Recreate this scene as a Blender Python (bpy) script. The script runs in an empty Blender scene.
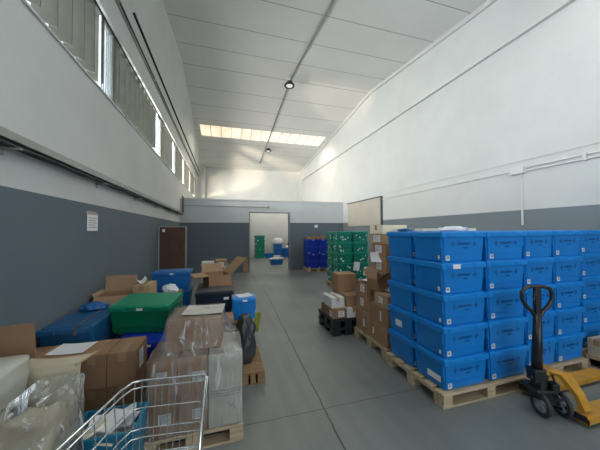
import bpy, bmesh, math, random
from mathutils import Vector, Matrix, noise
random.seed(7)
SC = bpy.context.scene
C = SC.collection
PI = math.pi
# ------------------------------------------------------------------ camera
F_PX = 258.882; YAW = 0.2853; PITCH = 0.0234; ROLL = -0.0069
H = 1.6
s, c = math.sin(YAW), math.cos(YAW); sp, cp = math.sin(PITCH), math.cos(PITCH)
Fw = Vector((s*cp, c*cp, sp)); Rt = Vector((c, -s, 0)); Up = Rt.cross(Fw)
cr, sr = math.cos(ROLL), math.sin(ROLL)
R2 = Rt*cr + Up*sr; U2 = Up*cr - Rt*sr
cam = bpy.data.cameras.new('camera'); camo = bpy.data.objects.new('camera', cam); C.objects.link(camo)
M = Matrix((R2, U2, -Fw)).transposed().to_4x4(); M.translation = (0, 0, H)
camo.matrix_world = M
cam.sensor_width = 36; cam.lens = F_PX/600*36; cam.clip_start = 0.02; cam.clip_end = 200
SC.camera = camo
# ------------------------------------------------------------------ exposure
vs = SC.view_settings
vs.view_transform = 'Standard'; vs.look = 'None'; vs.gamma = 1; vs.use_curve_mapping = False
vs.exposure = 0.08
# ------------------------------------------------------------------ sky
W = bpy.data.worlds.new('sky'); SC.world = W; W.use_nodes = True
wn = W.node_tree; wn.nodes.clear()
wo = wn.nodes.new('ShaderNodeOutputWorld'); wb = wn.nodes.new('ShaderNodeBackground')
tc = wn.nodes.new('ShaderNodeTexCoord'); sx = wn.nodes.new('ShaderNodeSeparateXYZ'); rp = wn.nodes.new('ShaderNodeValToRGB')
wn.links.new(tc.outputs['Generated'], sx.inputs[0]); wn.links.new(sx.outputs[2], rp.inputs[0]); wn.links.new(rp.outputs[0], wb.inputs[0]); wn.links.new(wb.outputs[0], wo.inputs[0])
rp.color_ramp.elements[0].position = 0.0; rp.color_ramp.elements[0].color = (.30, .30, .29, 1)
rp.color_ramp.elements[1].position = 0.06; rp.color_ramp.elements[1].color = (.84, .93, 1.0, 1)
wb.inputs[1].default_value = 1.3
# ------------------------------------------------------------------ daylight through openings, and an added overhead fill
def area(name, loc, direction, sx_, sy_, power, col, spread=PI):
    l = bpy.data.lights.new(name, 'AREA'); l.shape = 'RECTANGLE'; l.size = sx_; l.size_y = sy_; l.energy = power; l.color = col; l.spread = spread
    o = bpy.data.objects.new(name, l); C.objects.link(o); o.location = loc
    o.rotation_euler = Vector(direction).to_track_quat('-Z', 'Y').to_euler()
    return o
area('rear_door_daylight', (2.2, -3.85, 2.4), (0, 1, 0.20), 4.2, 3.4, 70, (.88, .95, 1.0))
area('window_daylight_near', (-4.6, .0, 3.7), (1, .3, .16), 12.0, 3.0, 2500, (.90, .96, 1.0))
area('window_daylight_far', (-4.6, 10.5, 3.7), (1, .3, .16), 11.0, 3.0, 2700, (1.0, .95, .87))
area('skylight_daylight', (2.0, 11.95, 5.75), (0, 0.1, -1), 5.4, .7, 80, (1.0, .90, .74))
area('added_overhead_fill', (2.0, 1.6, 5.35), (0, -0.1, -1), 5.4, .7, 50, (.93, .98, 1.0))  # fill lamp under the added skylight strip, overhead and out of view

# spots added outside, standing in for sun bounced up through the left windows
def bounce(name, loc, target, power, ang):
    l = bpy.data.lights.new(name, 'SPOT'); l.energy = power; l.color = (1.0, .80, .55); l.spot_size = math.radians(ang); l.spot_blend = .4; l.shadow_soft_size = .22
    o = bpy.data.objects.new(name, l); C.objects.link(o); o.location = loc; o.rotation_euler = (Vector(target)-Vector(loc)).to_track_quat('-Z', 'Y').to_euler()
bounce('sun_bounce_spot', (-4.5, 8.3, 2.7), (1.4, 16.6, 5.1), 4200, 34)
bounce('sun_bounce_spot', (-4.6, 4.2, 2.4), (4.9, 9.0, 6.3), 2000, 14)

# ================================================================== materials
def mat(name, col, rough=.6, metal=0, noise_amt=.0, scale=6, bump=0, bscale=60, spec=.5, coat=0):
    m = bpy.data.materials.new(name); m.use_nodes = True; nt = m.node_tree; b = nt.nodes['Principled BSDF']
    b.inputs['Base Color'].default_value = (*col, 1); b.inputs['Roughness'].default_value = rough; b.inputs['Metallic'].default_value = metal
    b.inputs['Specular IOR Level'].default_value = spec
    if coat: b.inputs['Coat Weight'].default_value = coat
    tcn = nt.nodes.new('ShaderNodeTexCoord')
    if noise_amt:
        n = nt.nodes.new('ShaderNodeTexNoise'); n.inputs['Scale'].default_value = scale; n.inputs['Detail'].default_value = 6
        r = nt.nodes.new('ShaderNodeValToRGB')
        r.color_ramp.elements[0].position = .3; r.color_ramp.elements[1].position = .7
        r.color_ramp.elements[0].color = (*[max(0, x*(1-noise_amt)) for x in col], 1)
        r.color_ramp.elements[1].color = (*[min(1, x*(1+noise_amt)) for x in col], 1)
        nt.links.new(tcn.outputs['Object'], n.inputs['Vector']); nt.links.new(n.outputs['Fac'], r.inputs[0]); nt.links.new(r.outputs[0], b.inputs['Base Color'])
    if bump:
        n2 = nt.nodes.new('ShaderNodeTexNoise'); n2.inputs['Scale'].default_value = bscale; n2.inputs['Detail'].default_value = 4
        bp = nt.nodes.new('ShaderNodeBump'); bp.inputs['Strength'].default_value = bump; bp.inputs['Distance'].default_value = .01
        nt.links.new(tcn.outputs['Object'], n2.inputs['Vector']); nt.links.new(n2.outputs['Fac'], bp.inputs['Height']); nt.links.new(bp.outputs[0], b.inputs['Normal'])
    return m

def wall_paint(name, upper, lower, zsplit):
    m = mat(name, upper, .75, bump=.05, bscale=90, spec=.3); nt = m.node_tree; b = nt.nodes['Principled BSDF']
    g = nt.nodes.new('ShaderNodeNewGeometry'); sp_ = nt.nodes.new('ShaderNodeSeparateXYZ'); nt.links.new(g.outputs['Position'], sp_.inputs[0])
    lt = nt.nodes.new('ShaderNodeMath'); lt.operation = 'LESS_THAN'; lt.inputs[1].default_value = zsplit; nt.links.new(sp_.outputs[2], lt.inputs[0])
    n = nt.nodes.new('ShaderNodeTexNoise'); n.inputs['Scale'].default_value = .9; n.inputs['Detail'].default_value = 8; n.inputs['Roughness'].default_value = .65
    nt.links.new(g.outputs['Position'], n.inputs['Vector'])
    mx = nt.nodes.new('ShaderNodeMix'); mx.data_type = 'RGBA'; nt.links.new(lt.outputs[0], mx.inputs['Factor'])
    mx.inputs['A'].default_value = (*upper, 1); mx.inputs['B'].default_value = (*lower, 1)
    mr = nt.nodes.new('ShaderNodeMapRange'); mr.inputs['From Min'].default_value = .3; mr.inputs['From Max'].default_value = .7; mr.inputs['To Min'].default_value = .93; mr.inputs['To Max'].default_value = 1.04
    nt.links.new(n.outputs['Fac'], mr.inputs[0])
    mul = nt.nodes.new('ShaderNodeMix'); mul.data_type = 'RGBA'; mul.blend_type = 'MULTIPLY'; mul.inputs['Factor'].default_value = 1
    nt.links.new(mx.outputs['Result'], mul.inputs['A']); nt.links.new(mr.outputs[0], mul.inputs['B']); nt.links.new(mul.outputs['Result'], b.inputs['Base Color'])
    return m

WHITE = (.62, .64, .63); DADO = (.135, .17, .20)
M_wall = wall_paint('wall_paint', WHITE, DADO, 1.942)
M_wallr = wall_paint('right_wall_lit_paint', WHITE, (.20, .235, .26), 1.942)  # grey dado lightened to paint in the window light on this wall
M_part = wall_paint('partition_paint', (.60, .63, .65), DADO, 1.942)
M_white = mat('white_paint', WHITE, .7, noise_amt=.04, scale=1.5)
M_jamb = mat('jamb_paint', (.30, .33, .36), .7)

def floor_mat():
    m = mat('concrete_floor', (.25, .27, .27), .42); nt = m.node_tree; b = nt.nodes['Principled BSDF']; L = nt.links.new
    g = nt.nodes.new('ShaderNodeNewGeometry'); sp_ = nt.nodes.new('ShaderNodeSeparateXYZ'); L(g.outputs['Position'], sp_.inputs[0])
    def nz(scale, detail, vec=None, dist=0):
        n = nt.nodes.new('ShaderNodeTexNoise'); n.inputs['Scale'].default_value = scale; n.inputs['Detail'].default_value = detail; n.inputs['Distortion'].default_value = dist
        L(vec or g.outputs['Position'], n.inputs['Vector']); return n
    def mth(op, a, bb, cc=None):
        k = nt.nodes.new('ShaderNodeMath'); k.operation = op
        for i, v in enumerate([a, bb, cc]):
            if v is None: continue
            if isinstance(v, (int, float)): k.inputs[i].default_value = v
            else: L(v, k.inputs[i])
        return k.outputs[0]
    n1 = nz(.7, 9, dist=.6); n2 = nz(7, 6)
    r = nt.nodes.new('ShaderNodeValToRGB'); L(n1.outputs['Fac'], r.inputs[0])
    r.color_ramp.elements[0].position = .32; r.color_ramp.elements[0].color = (.15, .168, .165, 1)
    r.color_ramp.elements[1].position = .70; r.color_ramp.elements[1].color = (.25, .265, .255, 1)
    # scratches and dusty tyre trails along the aisle
    mp = nt.nodes.new('ShaderNodeMapping'); mp.inputs['Scale'].default_value = (5, .35, 1); mp.inputs['Rotation'].default_value = (0, 0, .25); L(g.outputs['Position'], mp.inputs[0])
    n3 = nz(1.6, 7, mp.outputs[0], .3)
    mr = nt.nodes.new('ShaderNodeMapRange'); mr.inputs['From Min'].default_value = .35; mr.inputs['From Max'].default_value = .7; mr.inputs['To Min'].default_value = .93; mr.inputs['To Max'].default_value = 1.06; L(n3.outputs['Fac'], mr.inputs[0])
    mul = nt.nodes.new('ShaderNodeMix'); mul.data_type = 'RGBA'; mul.blend_type = 'MULTIPLY'; mul.inputs['Factor'].default_value = 1; L(r.outputs[0], mul.inputs['A']); L(mr.outputs[0], mul.inputs['B'])
    # expansion joints
    wob = mth('MULTIPLY', mth('SUBTRACT', n2.outputs['Fac'], .5), .03)
    jx = mth('ADD', mth('SUBTRACT', sp_.outputs[0], mth('MULTIPLY_ADD', sp_.outputs[1], .0395, .778)), wob)
    jl = mth('LESS_THAN', mth('ABSOLUTE', jx, 0), .007)
    jl = mth('MULTIPLY', jl, mth('LESS_THAN', sp_.outputs[1], 8.0))
    jx2 = mth('ADD', mth('SUBTRACT', sp_.outputs[0], .98), wob)
    jl2 = mth('MULTIPLY', mth('LESS_THAN', mth('ABSOLUTE', jx2, 0), .02), mth('GREATER_THAN', sp_.outputs[1], 8.3))
    jy = mth('ADD', mth('SUBTRACT', sp_.outputs[1], 2.215), wob)
    jt = mth('MULTIPLY', mth('LESS_THAN', mth('ABSOLUTE', jy, 0), .005), .75)
    jy2 = mth('ADD', mth('SUBTRACT', sp_.outputs[1], 6.9), wob)
    jt2 = mth('MULTIPLY', mth('LESS_THAN', mth('ABSOLUTE', jy2, 0), .010), .5)
    j = mth('MAXIMUM', mth('MAXIMUM', jl, mth('MULTIPLY', jl2, .5)), mth('MAXIMUM', jt, jt2))
    # small dark chip where the joints meet, and pitted spots
    vor = nt.nodes.new('ShaderNodeTexVoronoi'); vor.inputs['Scale'].default_value = .9; L(g.outputs['Position'], vor.inputs['Vector'])
    spots = mth('MULTIPLY', mth('LESS_THAN', mth('ADD', vor.outputs['Distance'], wob), .026), .7)
    j = mth('MAXIMUM', j, spots)
    dk = nt.nodes.new('ShaderNodeMix'); dk.data_type = 'RGBA'; L(j, dk.inputs['Factor']); L(mul.outputs['Result'], dk.inputs['A']); dk.inputs['B'].default_value = (.05, .055, .05, 1)
    L(dk.outputs['Result'], b.inputs['Base Color'])
    rr = nt.nodes.new('ShaderNodeMapRange'); rr.inputs['To Min'].default_value = .30; rr.inputs['To Max'].default_value = .55; L(n1.outputs['Fac'], rr.inputs[0]); L(rr.outputs[0], b.inputs['Roughness'])
    bp = nt.nodes.new('ShaderNodeBump'); bp.inputs['Strength'].default_value = .12; bp.inputs['Distance'].default_value = .01; L(n2.outputs['Fac'], bp.inputs['Height']); L(bp.outputs[0], b.inputs['Normal'])
    return m
M_floor = floor_mat()

def ceil_mat():
    m = mat('ceiling_panels', (.60, .60, .58), .75, spec=.3); nt = m.node_tree; b = nt.nodes['Principled BSDF']; L = nt.links.new
    g = nt.nodes.new('ShaderNodeNewGeometry'); sp_ = nt.nodes.new('ShaderNodeSeparateXYZ'); L(g.outputs['Position'], sp_.inputs[0])
    def mth(op, a, bb):
        k = nt.nodes.new('ShaderNodeMath'); k.operation = op
        for i, v in enumerate([a, bb]):
            if isinstance(v, (int, float)): k.inputs[i].default_value = v
            else: L(v, k.inputs[i])
        return k.outputs[0]
    y = mth('SUBTRACT', sp_.outputs[1], 8.02)
    fr = mth('ABSOLUTE', mth('SUBTRACT', mth('MODULO', mth('ADD', y, 100.5), 1.0), .5), 0)
    seam = mth('LESS_THAN', fr, .011)
    n = nt.nodes.new('ShaderNodeTexNoise'); n.inputs['Scale'].default_value = .6; n.inputs['Detail'].default_value = 6; L(g.outputs['Position'], n.inputs['Vector'])
    r = nt.nodes.new('ShaderNodeValToRGB'); L(n.outputs['Fac'], r.inputs[0])
    r.color_ramp.elements[0].position = .3; r.color_ramp.elements[0].color = (.70, .71, .70, 1); r.color_ramp.elements[1].position = .7; r.color_ramp.elements[1].color = (.78, .79, .77, 1)
    mx = nt.nodes.new('ShaderNodeMix'); mx.data_type = 'RGBA'; L(seam, mx.inputs['Factor']); L(r.outputs[0], mx.inputs['A']); mx.inputs['B'].default_value = (.36, .36, .35, 1)
    L(mx.outputs['Result'], b.inputs['Base Color'])
    return m
M_ceil = ceil_mat()

def wood_mat(name, a, b_, sc=(2, 30, 30)):
    m = mat(name, a, .8, spec=.2); nt = m.node_tree; b = nt.nodes['Principled BSDF']; L = nt.links.new
    t = nt.nodes.new('ShaderNodeTexCoord'); mp = nt.nodes.new('ShaderNodeMapping'); mp.inputs['Scale'].default_value = sc; L(t.outputs['Object'], mp.inputs[0])
    n = nt.nodes.new('ShaderNodeTexNoise'); n.inputs['Scale'].default_value = 1.5; n.inputs['Detail'].default_value = 6; L(mp.outputs[0], n.inputs['Vector'])
    r = nt.nodes.new('ShaderNodeValToRGB'); L(n.outputs['Fac'], r.inputs[0]); r.color_ramp.elements[0].position = .3; r.color_ramp.elements[1].position = .72
    r.color_ramp.elements[0].color = (*b_, 1); r.color_ramp.elements[1].color = (*a, 1); L(r.outputs[0], b.inputs['Base Color'])
    return m
M_wood = wood_mat('pallet_pine', (.62, .50, .34), (.40, .31, .20))
M_woodold = wood_mat('pallet_old_pine', (.36, .23, .12), (.22, .14, .07))
M_door = wood_mat('red_brown_door_wood', (.13, .075, .06), (.095, .05, .04), (30, 30, 3))
M_kraft = mat('kraft_cardboard', (.36, .22, .13), .8, noise_amt=.10, scale=4, spec=.25)
M_kraft2 = mat('brown_cardboard', (.29, .175, .105), .8, noise_amt=.10, scale=4, spec=.25)
M_kraft3 = mat('light_cardboard', (.47, .33, .19), .8, noise_amt=.10, scale=5, spec=.25)
M_kraftin = mat('cardboard_inside', (.40, .26, .16), .85, noise_amt=.08, scale=8, spec=.2)
M_wbox = mat('white_cardboard', (.72, .72, .70), .7, noise_amt=.05, scale=8)
M_cream = mat('cream_cardboard', (.80, .76, .60), .7, noise_amt=.05, scale=8)
M_beige = mat('pale_beige_board', (.50, .45, .33), .8, noise_amt=.08, scale=5)
M_tape = mat('packing_tape', (.38, .26, .15), .25, spec=.6)
M_tapep = mat('clear_tape', (.50, .42, .34), .2, spec=.6)
M_paper = mat('white_label_paper', (.80, .82, .84), .6)
M_ink = mat('grey_print', (.25, .27, .30), .7)
M_blue = mat('bright_blue_plastic', (.004, .215, .66), .36, noise_amt=.10, scale=3, bump=.04, bscale=30)
M_blueL = mat('bright_blue_plastic_lid', (.005, .245, .72), .34, noise_amt=.08, scale=3)
M_bluep = mat('moulded_blue_print', (.004, .11, .37), .45)
M_dblue = mat('royal_blue_plastic', (.006, .035, .40), .38, noise_amt=.12, scale=3)
M_mblue = mat('mid_blue_plastic', (.010, .15, .46), .38, noise_amt=.12, scale=3)
M_lidblue = mat('dusty_blue_plastic', (.012, .105, .25), .42, noise_amt=.15, scale=4)
M_cyan = mat('teal_blue_plastic', (.012, .19, .34), .38, noise_amt=.1, scale=3)
M_green = mat('green_plastic', (.004, .20, .13), .38, noise_amt=.12, scale=3)
M_greenL = mat('green_plastic_lid', (.006, .26, .18), .36, noise_amt=.10, scale=3)
M_green2 = mat('leaf_green_plastic', (.003, .17, .070), .38, noise_amt=.1, scale=3)
M_green2L = mat('leaf_green_plastic_lid', (.006, .25, .13), .36, noise_amt=.1, scale=3)
M_navy = mat('navy_plastic', (.010, .022, .042), .40, noise_amt=.1, scale=3)
M_black = mat('black_plastic', (.012, .014, .018), .45, noise_amt=.2, scale=6)
M_blkmet = mat('black_enamel', (.012, .013, .015), .38, coat=.2)
M_yellow = mat('orange_yellow_enamel', (.55, .27, .03), .45, noise_amt=.18, scale=9)
M_rubber = mat('grey_rubber', (.09, .10, .11), .7, noise_amt=.1, scale=15)
M_rim = mat('wheel_hub_grey', (.30, .32, .34), .5)
M_tyre = mat('dark_tyre', (.035, .038, .042), .6)
M_chrome = mat('zinc_wire', (.72, .74, .74), .26, metal=1)
M_alu = mat('galvanised_metal', (.36, .37, .36), .55, metal=.5, noise_amt=.12, scale=8)
M_cable = mat('dark_cables', (.05, .055, .06), .6)
M_pvc = mat('white_pvc', (.66, .67, .66), .5)
M_slot = mat('dark_slot', (.015, .017, .02), .8)
M_frame = mat('window_frame_grey', (.12, .125, .105), .5, noise_amt=.1)
M_shutter = mat('beige_shutter', (.50, .46, .40), .6, noise_amt=.05, scale=2)
M_lampblk = mat('lamp_black', (.02, .02, .022), .4)
M_sackw = mat('off_white_woven_sack', (.52, .52, .45), .75, noise_amt=.14, scale=5, bump=.35, bscale=14)
M_whitewrap = mat('white_wrapped_board', (.52, .51, .45), .6, noise_amt=.14, scale=6, bump=.2, bscale=12)
M_yg = mat('yellow_green_fabric', (.34, .36, .07), .8, noise_amt=.15, scale=8)
M_tag = mat('white_tag', (.85, .87, .88), .5)

def emat(name, col, strength, base=(.8, .8, .8)):
    m = mat(name, base, .5); b = m.node_tree.nodes['Principled BSDF']
    b.inputs['Emission Color'].default_value = (*col, 1); b.inputs['Emission Strength'].default_value = strength
    return m
def sky_mat():
    m = emat('skylight_fibreglass', (1.0, .80, .56), 1.0); nt = m.node_tree; b = nt.nodes['Principled BSDF']; L = nt.links.new
    g = nt.nodes.new('ShaderNodeNewGeometry'); n = nt.nodes.new('ShaderNodeTexNoise'); n.inputs['Scale'].default_value = 2.2; n.inputs['Detail'].default_value = 4; L(g.outputs['Position'], n.inputs['Vector'])
    r = nt.nodes.new('ShaderNodeValToRGB'); L(n.outputs['Fac'], r.inputs[0]); r.color_ramp.elements[0].position = .3; r.color_ramp.elements[1].position = .7
    r.color_ramp.elements[0].color = (.72, .50, .30, 1); r.color_ramp.elements[1].color = (1.0, .84, .60, 1); L(r.outputs[0], b.inputs['Emission Color'])
    return m
M_skyl = sky_mat()
M_lampon = emat('lamp_lens', (.8, .85, .85), .35)

def film_mat(name, tint, opacity, bscale=(9, 9, 2.2), bump=.9):
    m = bpy.data.materials.new(name); m.use_nodes = True; nt = m.node_tree; L = nt.links.new
    for n in list(nt.nodes):
        if n.type == 'BSDF_PRINCIPLED': nt.nodes.remove(n)
    out = [n for n in nt.nodes if n.type == 'OUTPUT_MATERIAL'][0]
    tr = nt.nodes.new('ShaderNodeBsdfTransparent'); gl = nt.nodes.new('ShaderNodeBsdfGlossy'); df = nt.nodes.new('ShaderNodeBsdfDiffuse')
    gl.inputs['Roughness'].default_value = .16; gl.inputs['Color'].default_value = (.95, .97, 1, 1); df.inputs['Color'].default_value = (*tint, 1)
    t = nt.nodes.new('ShaderNodeTexCoord'); mp = nt.nodes.new('ShaderNodeMapping'); mp.inputs['Scale'].default_value = bscale; mp.inputs['Rotation'].default_value = (.5, .35, .3); L(t.outputs['Object'], mp.inputs[0])
    n = nt.nodes.new('ShaderNodeTexNoise'); n.inputs['Scale'].default_value = 1.6; n.inputs['Detail'].default_value = 5; n.inputs['Distortion'].default_value = .8; L(mp.outputs[0], n.inputs['Vector'])
    bp = nt.nodes.new('ShaderNodeBump'); bp.inputs['Strength'].default_value = bump; bp.inputs['Distance'].default_value = .03; L(n.outputs['Fac'], bp.inputs['Height'])
    L(bp.outputs[0], gl.inputs['Normal']); L(bp.outputs[0], df.inputs['Normal'])
    r = nt.nodes.new('ShaderNodeMapRange'); r.inputs['From Min'].default_value = .38; r.inputs['From Max'].default_value = .72; r.inputs['To Min'].default_value = opacity*.35; r.inputs['To Max'].default_value = min(1, opacity*1.9); L(n.outputs['Fac'], r.inputs[0])
    mp2 = nt.nodes.new('ShaderNodeMapping'); mp2.inputs['Scale'].default_value = (26, 26, 2.4); mp2.inputs['Rotation'].default_value = (.55, -.5, .2); L(t.outputs['Object'], mp2.inputs[0])
    n2 = nt.nodes.new('ShaderNodeTexNoise'); n2.inputs['Scale'].default_value = 1.0; n2.inputs['Detail'].default_value = 3; n2.inputs['Distortion'].default_value = .5; L(mp2.outputs[0], n2.inputs['Vector'])
    r2 = nt.nodes.new('ShaderNodeMapRange'); r2.inputs['From Min'].default_value = .56; r2.inputs['From Max'].default_value = .68; r2.inputs['To Min'].default_value = 0; r2.inputs['To Max'].default_value = .65; L(n2.outputs['Fac'], r2.inputs[0])  # white streaks put into the opacity as painted highlights on the film
    mxx = nt.nodes.new('ShaderNodeMath'); mxx.operation = 'MAXIMUM'; L(r.outputs[0], mxx.inputs[0]); L(r2.outputs[0], mxx.inputs[1])
    m1 = nt.nodes.new('ShaderNodeMixShader'); L(mxx.outputs[0], m1.inputs[0]); L(tr.outputs[0], m1.inputs[1]); L(df.outputs[0], m1.inputs[2])
    fr = nt.nodes.new('ShaderNodeFresnel'); fr.inputs[0].default_value = 1.42; L(bp.outputs[0], fr.inputs['Normal'])
    m2 = nt.nodes.new('ShaderNodeMixShader'); L(fr.outputs[0], m2.inputs[0]); L(m1.outputs[0], m2.inputs[1]); L(gl.outputs[0], m2.inputs[2])
    L(m2.outputs[0], out.inputs[0])
    return m
M_film = film_mat('stretch_film', (.75, .76, .75), .12)
M_film2 = film_mat('stretch_film_milky', (.80, .80, .74), .42)
M_ribbed = film_mat('ribbed_glass', (.48, .54, .60), .62, (2, 30, 1), .4)
M_bagblk = mat('black_bin_liner', (.05, .055, .062), .22, bump=.6, bscale=14)
M_bagblue = mat('blue_plastic_sheet', (.015, .12, .34), .3, bump=.4, bscale=12)
M_bagwhite = mat('white_plastic_bag', (.80, .83, .86), .4, bump=.4, bscale=14)

# ================================================================== geometry helpers
def link(name, me, m=None, parent=None):
    o = bpy.data.objects.new(name, me); C.objects.link(o)
    if m is not None and len(me.materials) == 0: me.materials.append(m)
    if parent is not None: o.parent = parent
    return o
def done(bm, name, m, smooth=False):
    bmesh.ops.recalc_face_normals(bm, faces=bm.faces)
    me = bpy.data.meshes.new(name); bm.to_mesh(me); bm.free(); me.materials.append(m)
    if smooth:
        for p in me.polygons: p.use_smooth = True
    return me
def box(bm, x0, x1, y0, y1, z0, z1, bev=0, M=None):
    vs_ = [bm.verts.new((x, y, z)) for z in (z0, z1) for x, y in ((x0, y0), (x1, y0), (x1, y1), (x0, y1))]
    fs = [bm.faces.new([vs_[i] for i in f]) for f in ((0, 3, 2, 1), (4, 5, 6, 7), (0, 1, 5, 4), (1, 2, 6, 5), (2, 3, 7, 6), (3, 0, 4, 7))]
    if bev:
        es = list({e for f in fs for e in f.edges})
        r = bmesh.ops.bevel(bm, geom=es, offset=bev, segments=2, affect='EDGES', profile=.6)
        vs_ = list({v for f in r['faces'] for v in f.verts} | {v for v in vs_ if v.is_valid})
    if M is not None: bmesh.ops.transform(bm, matrix=M, verts=[v for v in vs_ if v.is_valid])
    return vs_
def frustum(bm, w0, d0, w1, d1, z0, z1, bev=.0):
    pts = [(sx_*w/2, sy_*d/2, z) for (w, d, z) in ((w0, d0, z0), (w1, d1, z1)) for sx_, sy_ in ((-1, -1), (1, -1), (1, 1), (-1, 1))]
    v = [bm.verts.new(p) for p in pts]
    fs = [bm.faces.new([v[i] for i in f]) for f in ((0, 3, 2, 1), (4, 5, 6, 7), (0, 1, 5, 4), (1, 2, 6, 5), (2, 3, 7, 6), (3, 0, 4, 7))]
    if bev: bmesh.ops.bevel(bm, geom=list({e for f in fs for e in f.edges}), offset=bev, segments=3, affect='EDGES')
def tube(bm, pts, r, seg=8, closed=False, cap=True):
    pts = [Vector(p) for p in pts]; n = len(pts); rings = []
    prev = None
    for i, p in enumerate(pts):
        if closed: t = (pts[(i+1) % n]-pts[i-1]).normalized()
        else: t = ((pts[i+1]-p) if i == 0 else (p-pts[i-1]) if i == n-1 else ((pts[i+1]-p).normalized()+(p-pts[i-1]).normalized())).normalized()
        if prev is None: a = t.orthogonal().normalized()
        else:
            a = prev-t*prev.dot(t); a = a.normalized() if a.length > 1e-6 else t.orthogonal().normalized()
        prev = a; b = t.cross(a)
        rad = r[i] if isinstance(r, (list, tuple)) else r
        rings.append([bm.verts.new(p+(a*math.cos(k*2*PI/seg)+b*math.sin(k*2*PI/seg))*rad) for k in range(seg)])
    for i in range(n if closed else n-1):
        A, B = rings[i], rings[(i+1) % n]
        for k in range(seg): bm.faces.new((A[k], A[(k+1) % seg], B[(k+1) % seg], B[k]))
    if cap and not closed:
        bm.faces.new(rings[0][::-1]); bm.faces.new(rings[-1])
def cyl(bm, a, b, r, seg=20): tube(bm, [a, b], r, seg)
def prism_y(bm, prof, y0, y1):
    A = [bm.verts.new((x, y0, z)) for x, z in prof]; B = [bm.verts.new((x, y1, z)) for x, z in prof]; n = len(prof)
    bm.faces.new(A); bm.faces.new(B[::-1])
    for i in range(n): bm.faces.new((A[i], B[i], B[(i+1) % n], A[(i+1) % n]))
def prism_x(bm, prof, x0, x1):
    A = [bm.verts.new((x0, y, z)) for y, z in prof]; B = [bm.verts.new((x1, y, z)) for y, z in prof]; n = len(prof)
    bm.faces.new(A); bm.faces.new(B[::-1])
    for i in range(n): bm.faces.new((A[i], B[i], B[(i+1) % n], A[(i+1) % n]))
def quad_plate(bm, p0, p1, p2, p3, th):
    P = [Vector(p) for p in (p0, p1, p2, p3)]; n = (P[1]-P[0]).cross(P[3]-P[0]).normalized()*th
    v = [bm.verts.new(p) for p in P]+[bm.verts.new(p+n) for p in P]
    for f in ((0, 3, 2, 1), (4, 5, 6, 7), (0, 1, 5, 4), (1, 2, 6, 5), (2, 3, 7, 6), (3, 0, 4, 7)): bm.faces.new([v[i] for i in f])
def struct(name, bm, m, parent=None, smooth=False):
    o = link(name, done(bm, name, m, smooth), None, parent)
    if parent is None: o['kind'] = 'structure'
    return o
def thing(name, label, cat, loc=(0, 0, 0), rotz=0, group=None):
    o = bpy.data.objects.new(name, None); C.objects.link(o); o.location = loc; o.rotation_euler = (0, 0, rotz); o.empty_display_size = .1
    return tag(o, label, cat, group)
def tag(o, label, cat, group=None, kind=None):
    if label: o['label'] = label
    if cat: o['category'] = cat
    if group: o['group'] = group
    if kind: o['kind'] = kind
    return o
def part(name, bm, m, parent, smooth=False, label=None):
    o = link(name, done(bm, name, m, smooth), None, parent)
    if label: o['label'] = label
    return o
def loft(levels, nside=14, amp=.02, nsc=6, seed=0, cap_top=True, cap_bot=False, zsub=1, pw=3.5):
    """levels: list of (z, x0, x1, y0, y1); super-ellipse rings, noise wrinkles"""
    bm = bmesh.new(); L2 = []
    for i in range(len(levels)-1):
        for k in range(zsub):
            t = k/zsub; L2.append([a*(1-t)+b*t for a, b in zip(levels[i], levels[i+1])])
    L2.append(list(levels[-1]))
    rings = []; n = nside*4
    for (z, x0, x1, y0, y1) in L2:
        cx, cy, rx, ry = (x0+x1)/2, (y0+y1)/2, (x1-x0)/2, (y1-y0)/2; ring = []
        for k in range(n):
            a = 2*PI*k/n; ca, sa = math.cos(a), math.sin(a); rr = (abs(ca)**(pw*2)+abs(sa)**(pw*2))**(-1/(pw*2))
            p = Vector((cx+rx*ca*rr, cy+ry*sa*rr, z))
            d = noise.noise(Vector((p.x*nsc+seed, p.y*nsc, p.z*nsc*.7)))+.5*noise.noise(Vector((p.x*nsc*2.7+seed, p.y*nsc*2.7, p.z*nsc*2)))
            v = Vector((ca, sa, 0))*d*amp+Vector((0, 0, noise.noise(p*nsc*1.3+Vector((seed, 9, 4)))*amp*.6))
            ring.append(bm.verts.new(p+v))
        rings.append(ring)
    for A, B in zip(rings, rings[1:]):
        for k in range(n): bm.faces.new((A[k], A[(k+1) % n], B[(k+1) % n], B[k]))
    def cap(ring, z, cx, cy, dz):
        prev = ring
        for t in (.72, .42, .16):
            new = []
            for v in ring:
                q = Vector((cx+(v.co.x-cx)*t, cy+(v.co.y-cy)*t, z+dz*(1-t)+noise.noise(Vector((v.co.x*nsc*t+seed, v.co.y*nsc*t, 3)))*amp*.9)); new.append(bm.verts.new(q))
            for k in range(n): bm.faces.new((prev[k], prev[(k+1) % n], new[(k+1) % n], new[k]))
            prev = new
        bm.faces.new(prev)
    if cap_top: l = L2[-1]; cap(rings[-1], l[0], (l[1]+l[2])/2, (l[3]+l[4])/2, .012)
    if cap_bot: bm.faces.new(rings[0][::-1])
    return bm
def sheet(fn, nu, nv, th=.003):
    """surface from fn(u,v), u,v in 0..1, with thickness"""
    bm = bmesh.new(); g = [[bm.verts.new(fn(i/nu, j/nv)) for j in range(nv+1)] for i in range(nu+1)]
    for i in range(nu):
        for j in range(nv): bm.faces.new((g[i][j], g[i+1][j], g[i+1][j+1], g[i][j+1]))
    bmesh.ops.recalc_face_normals(bm, faces=bm.faces)
    bmesh.ops.solidify(bm, geom=list(bm.faces), thickness=th)
    return bm

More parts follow.
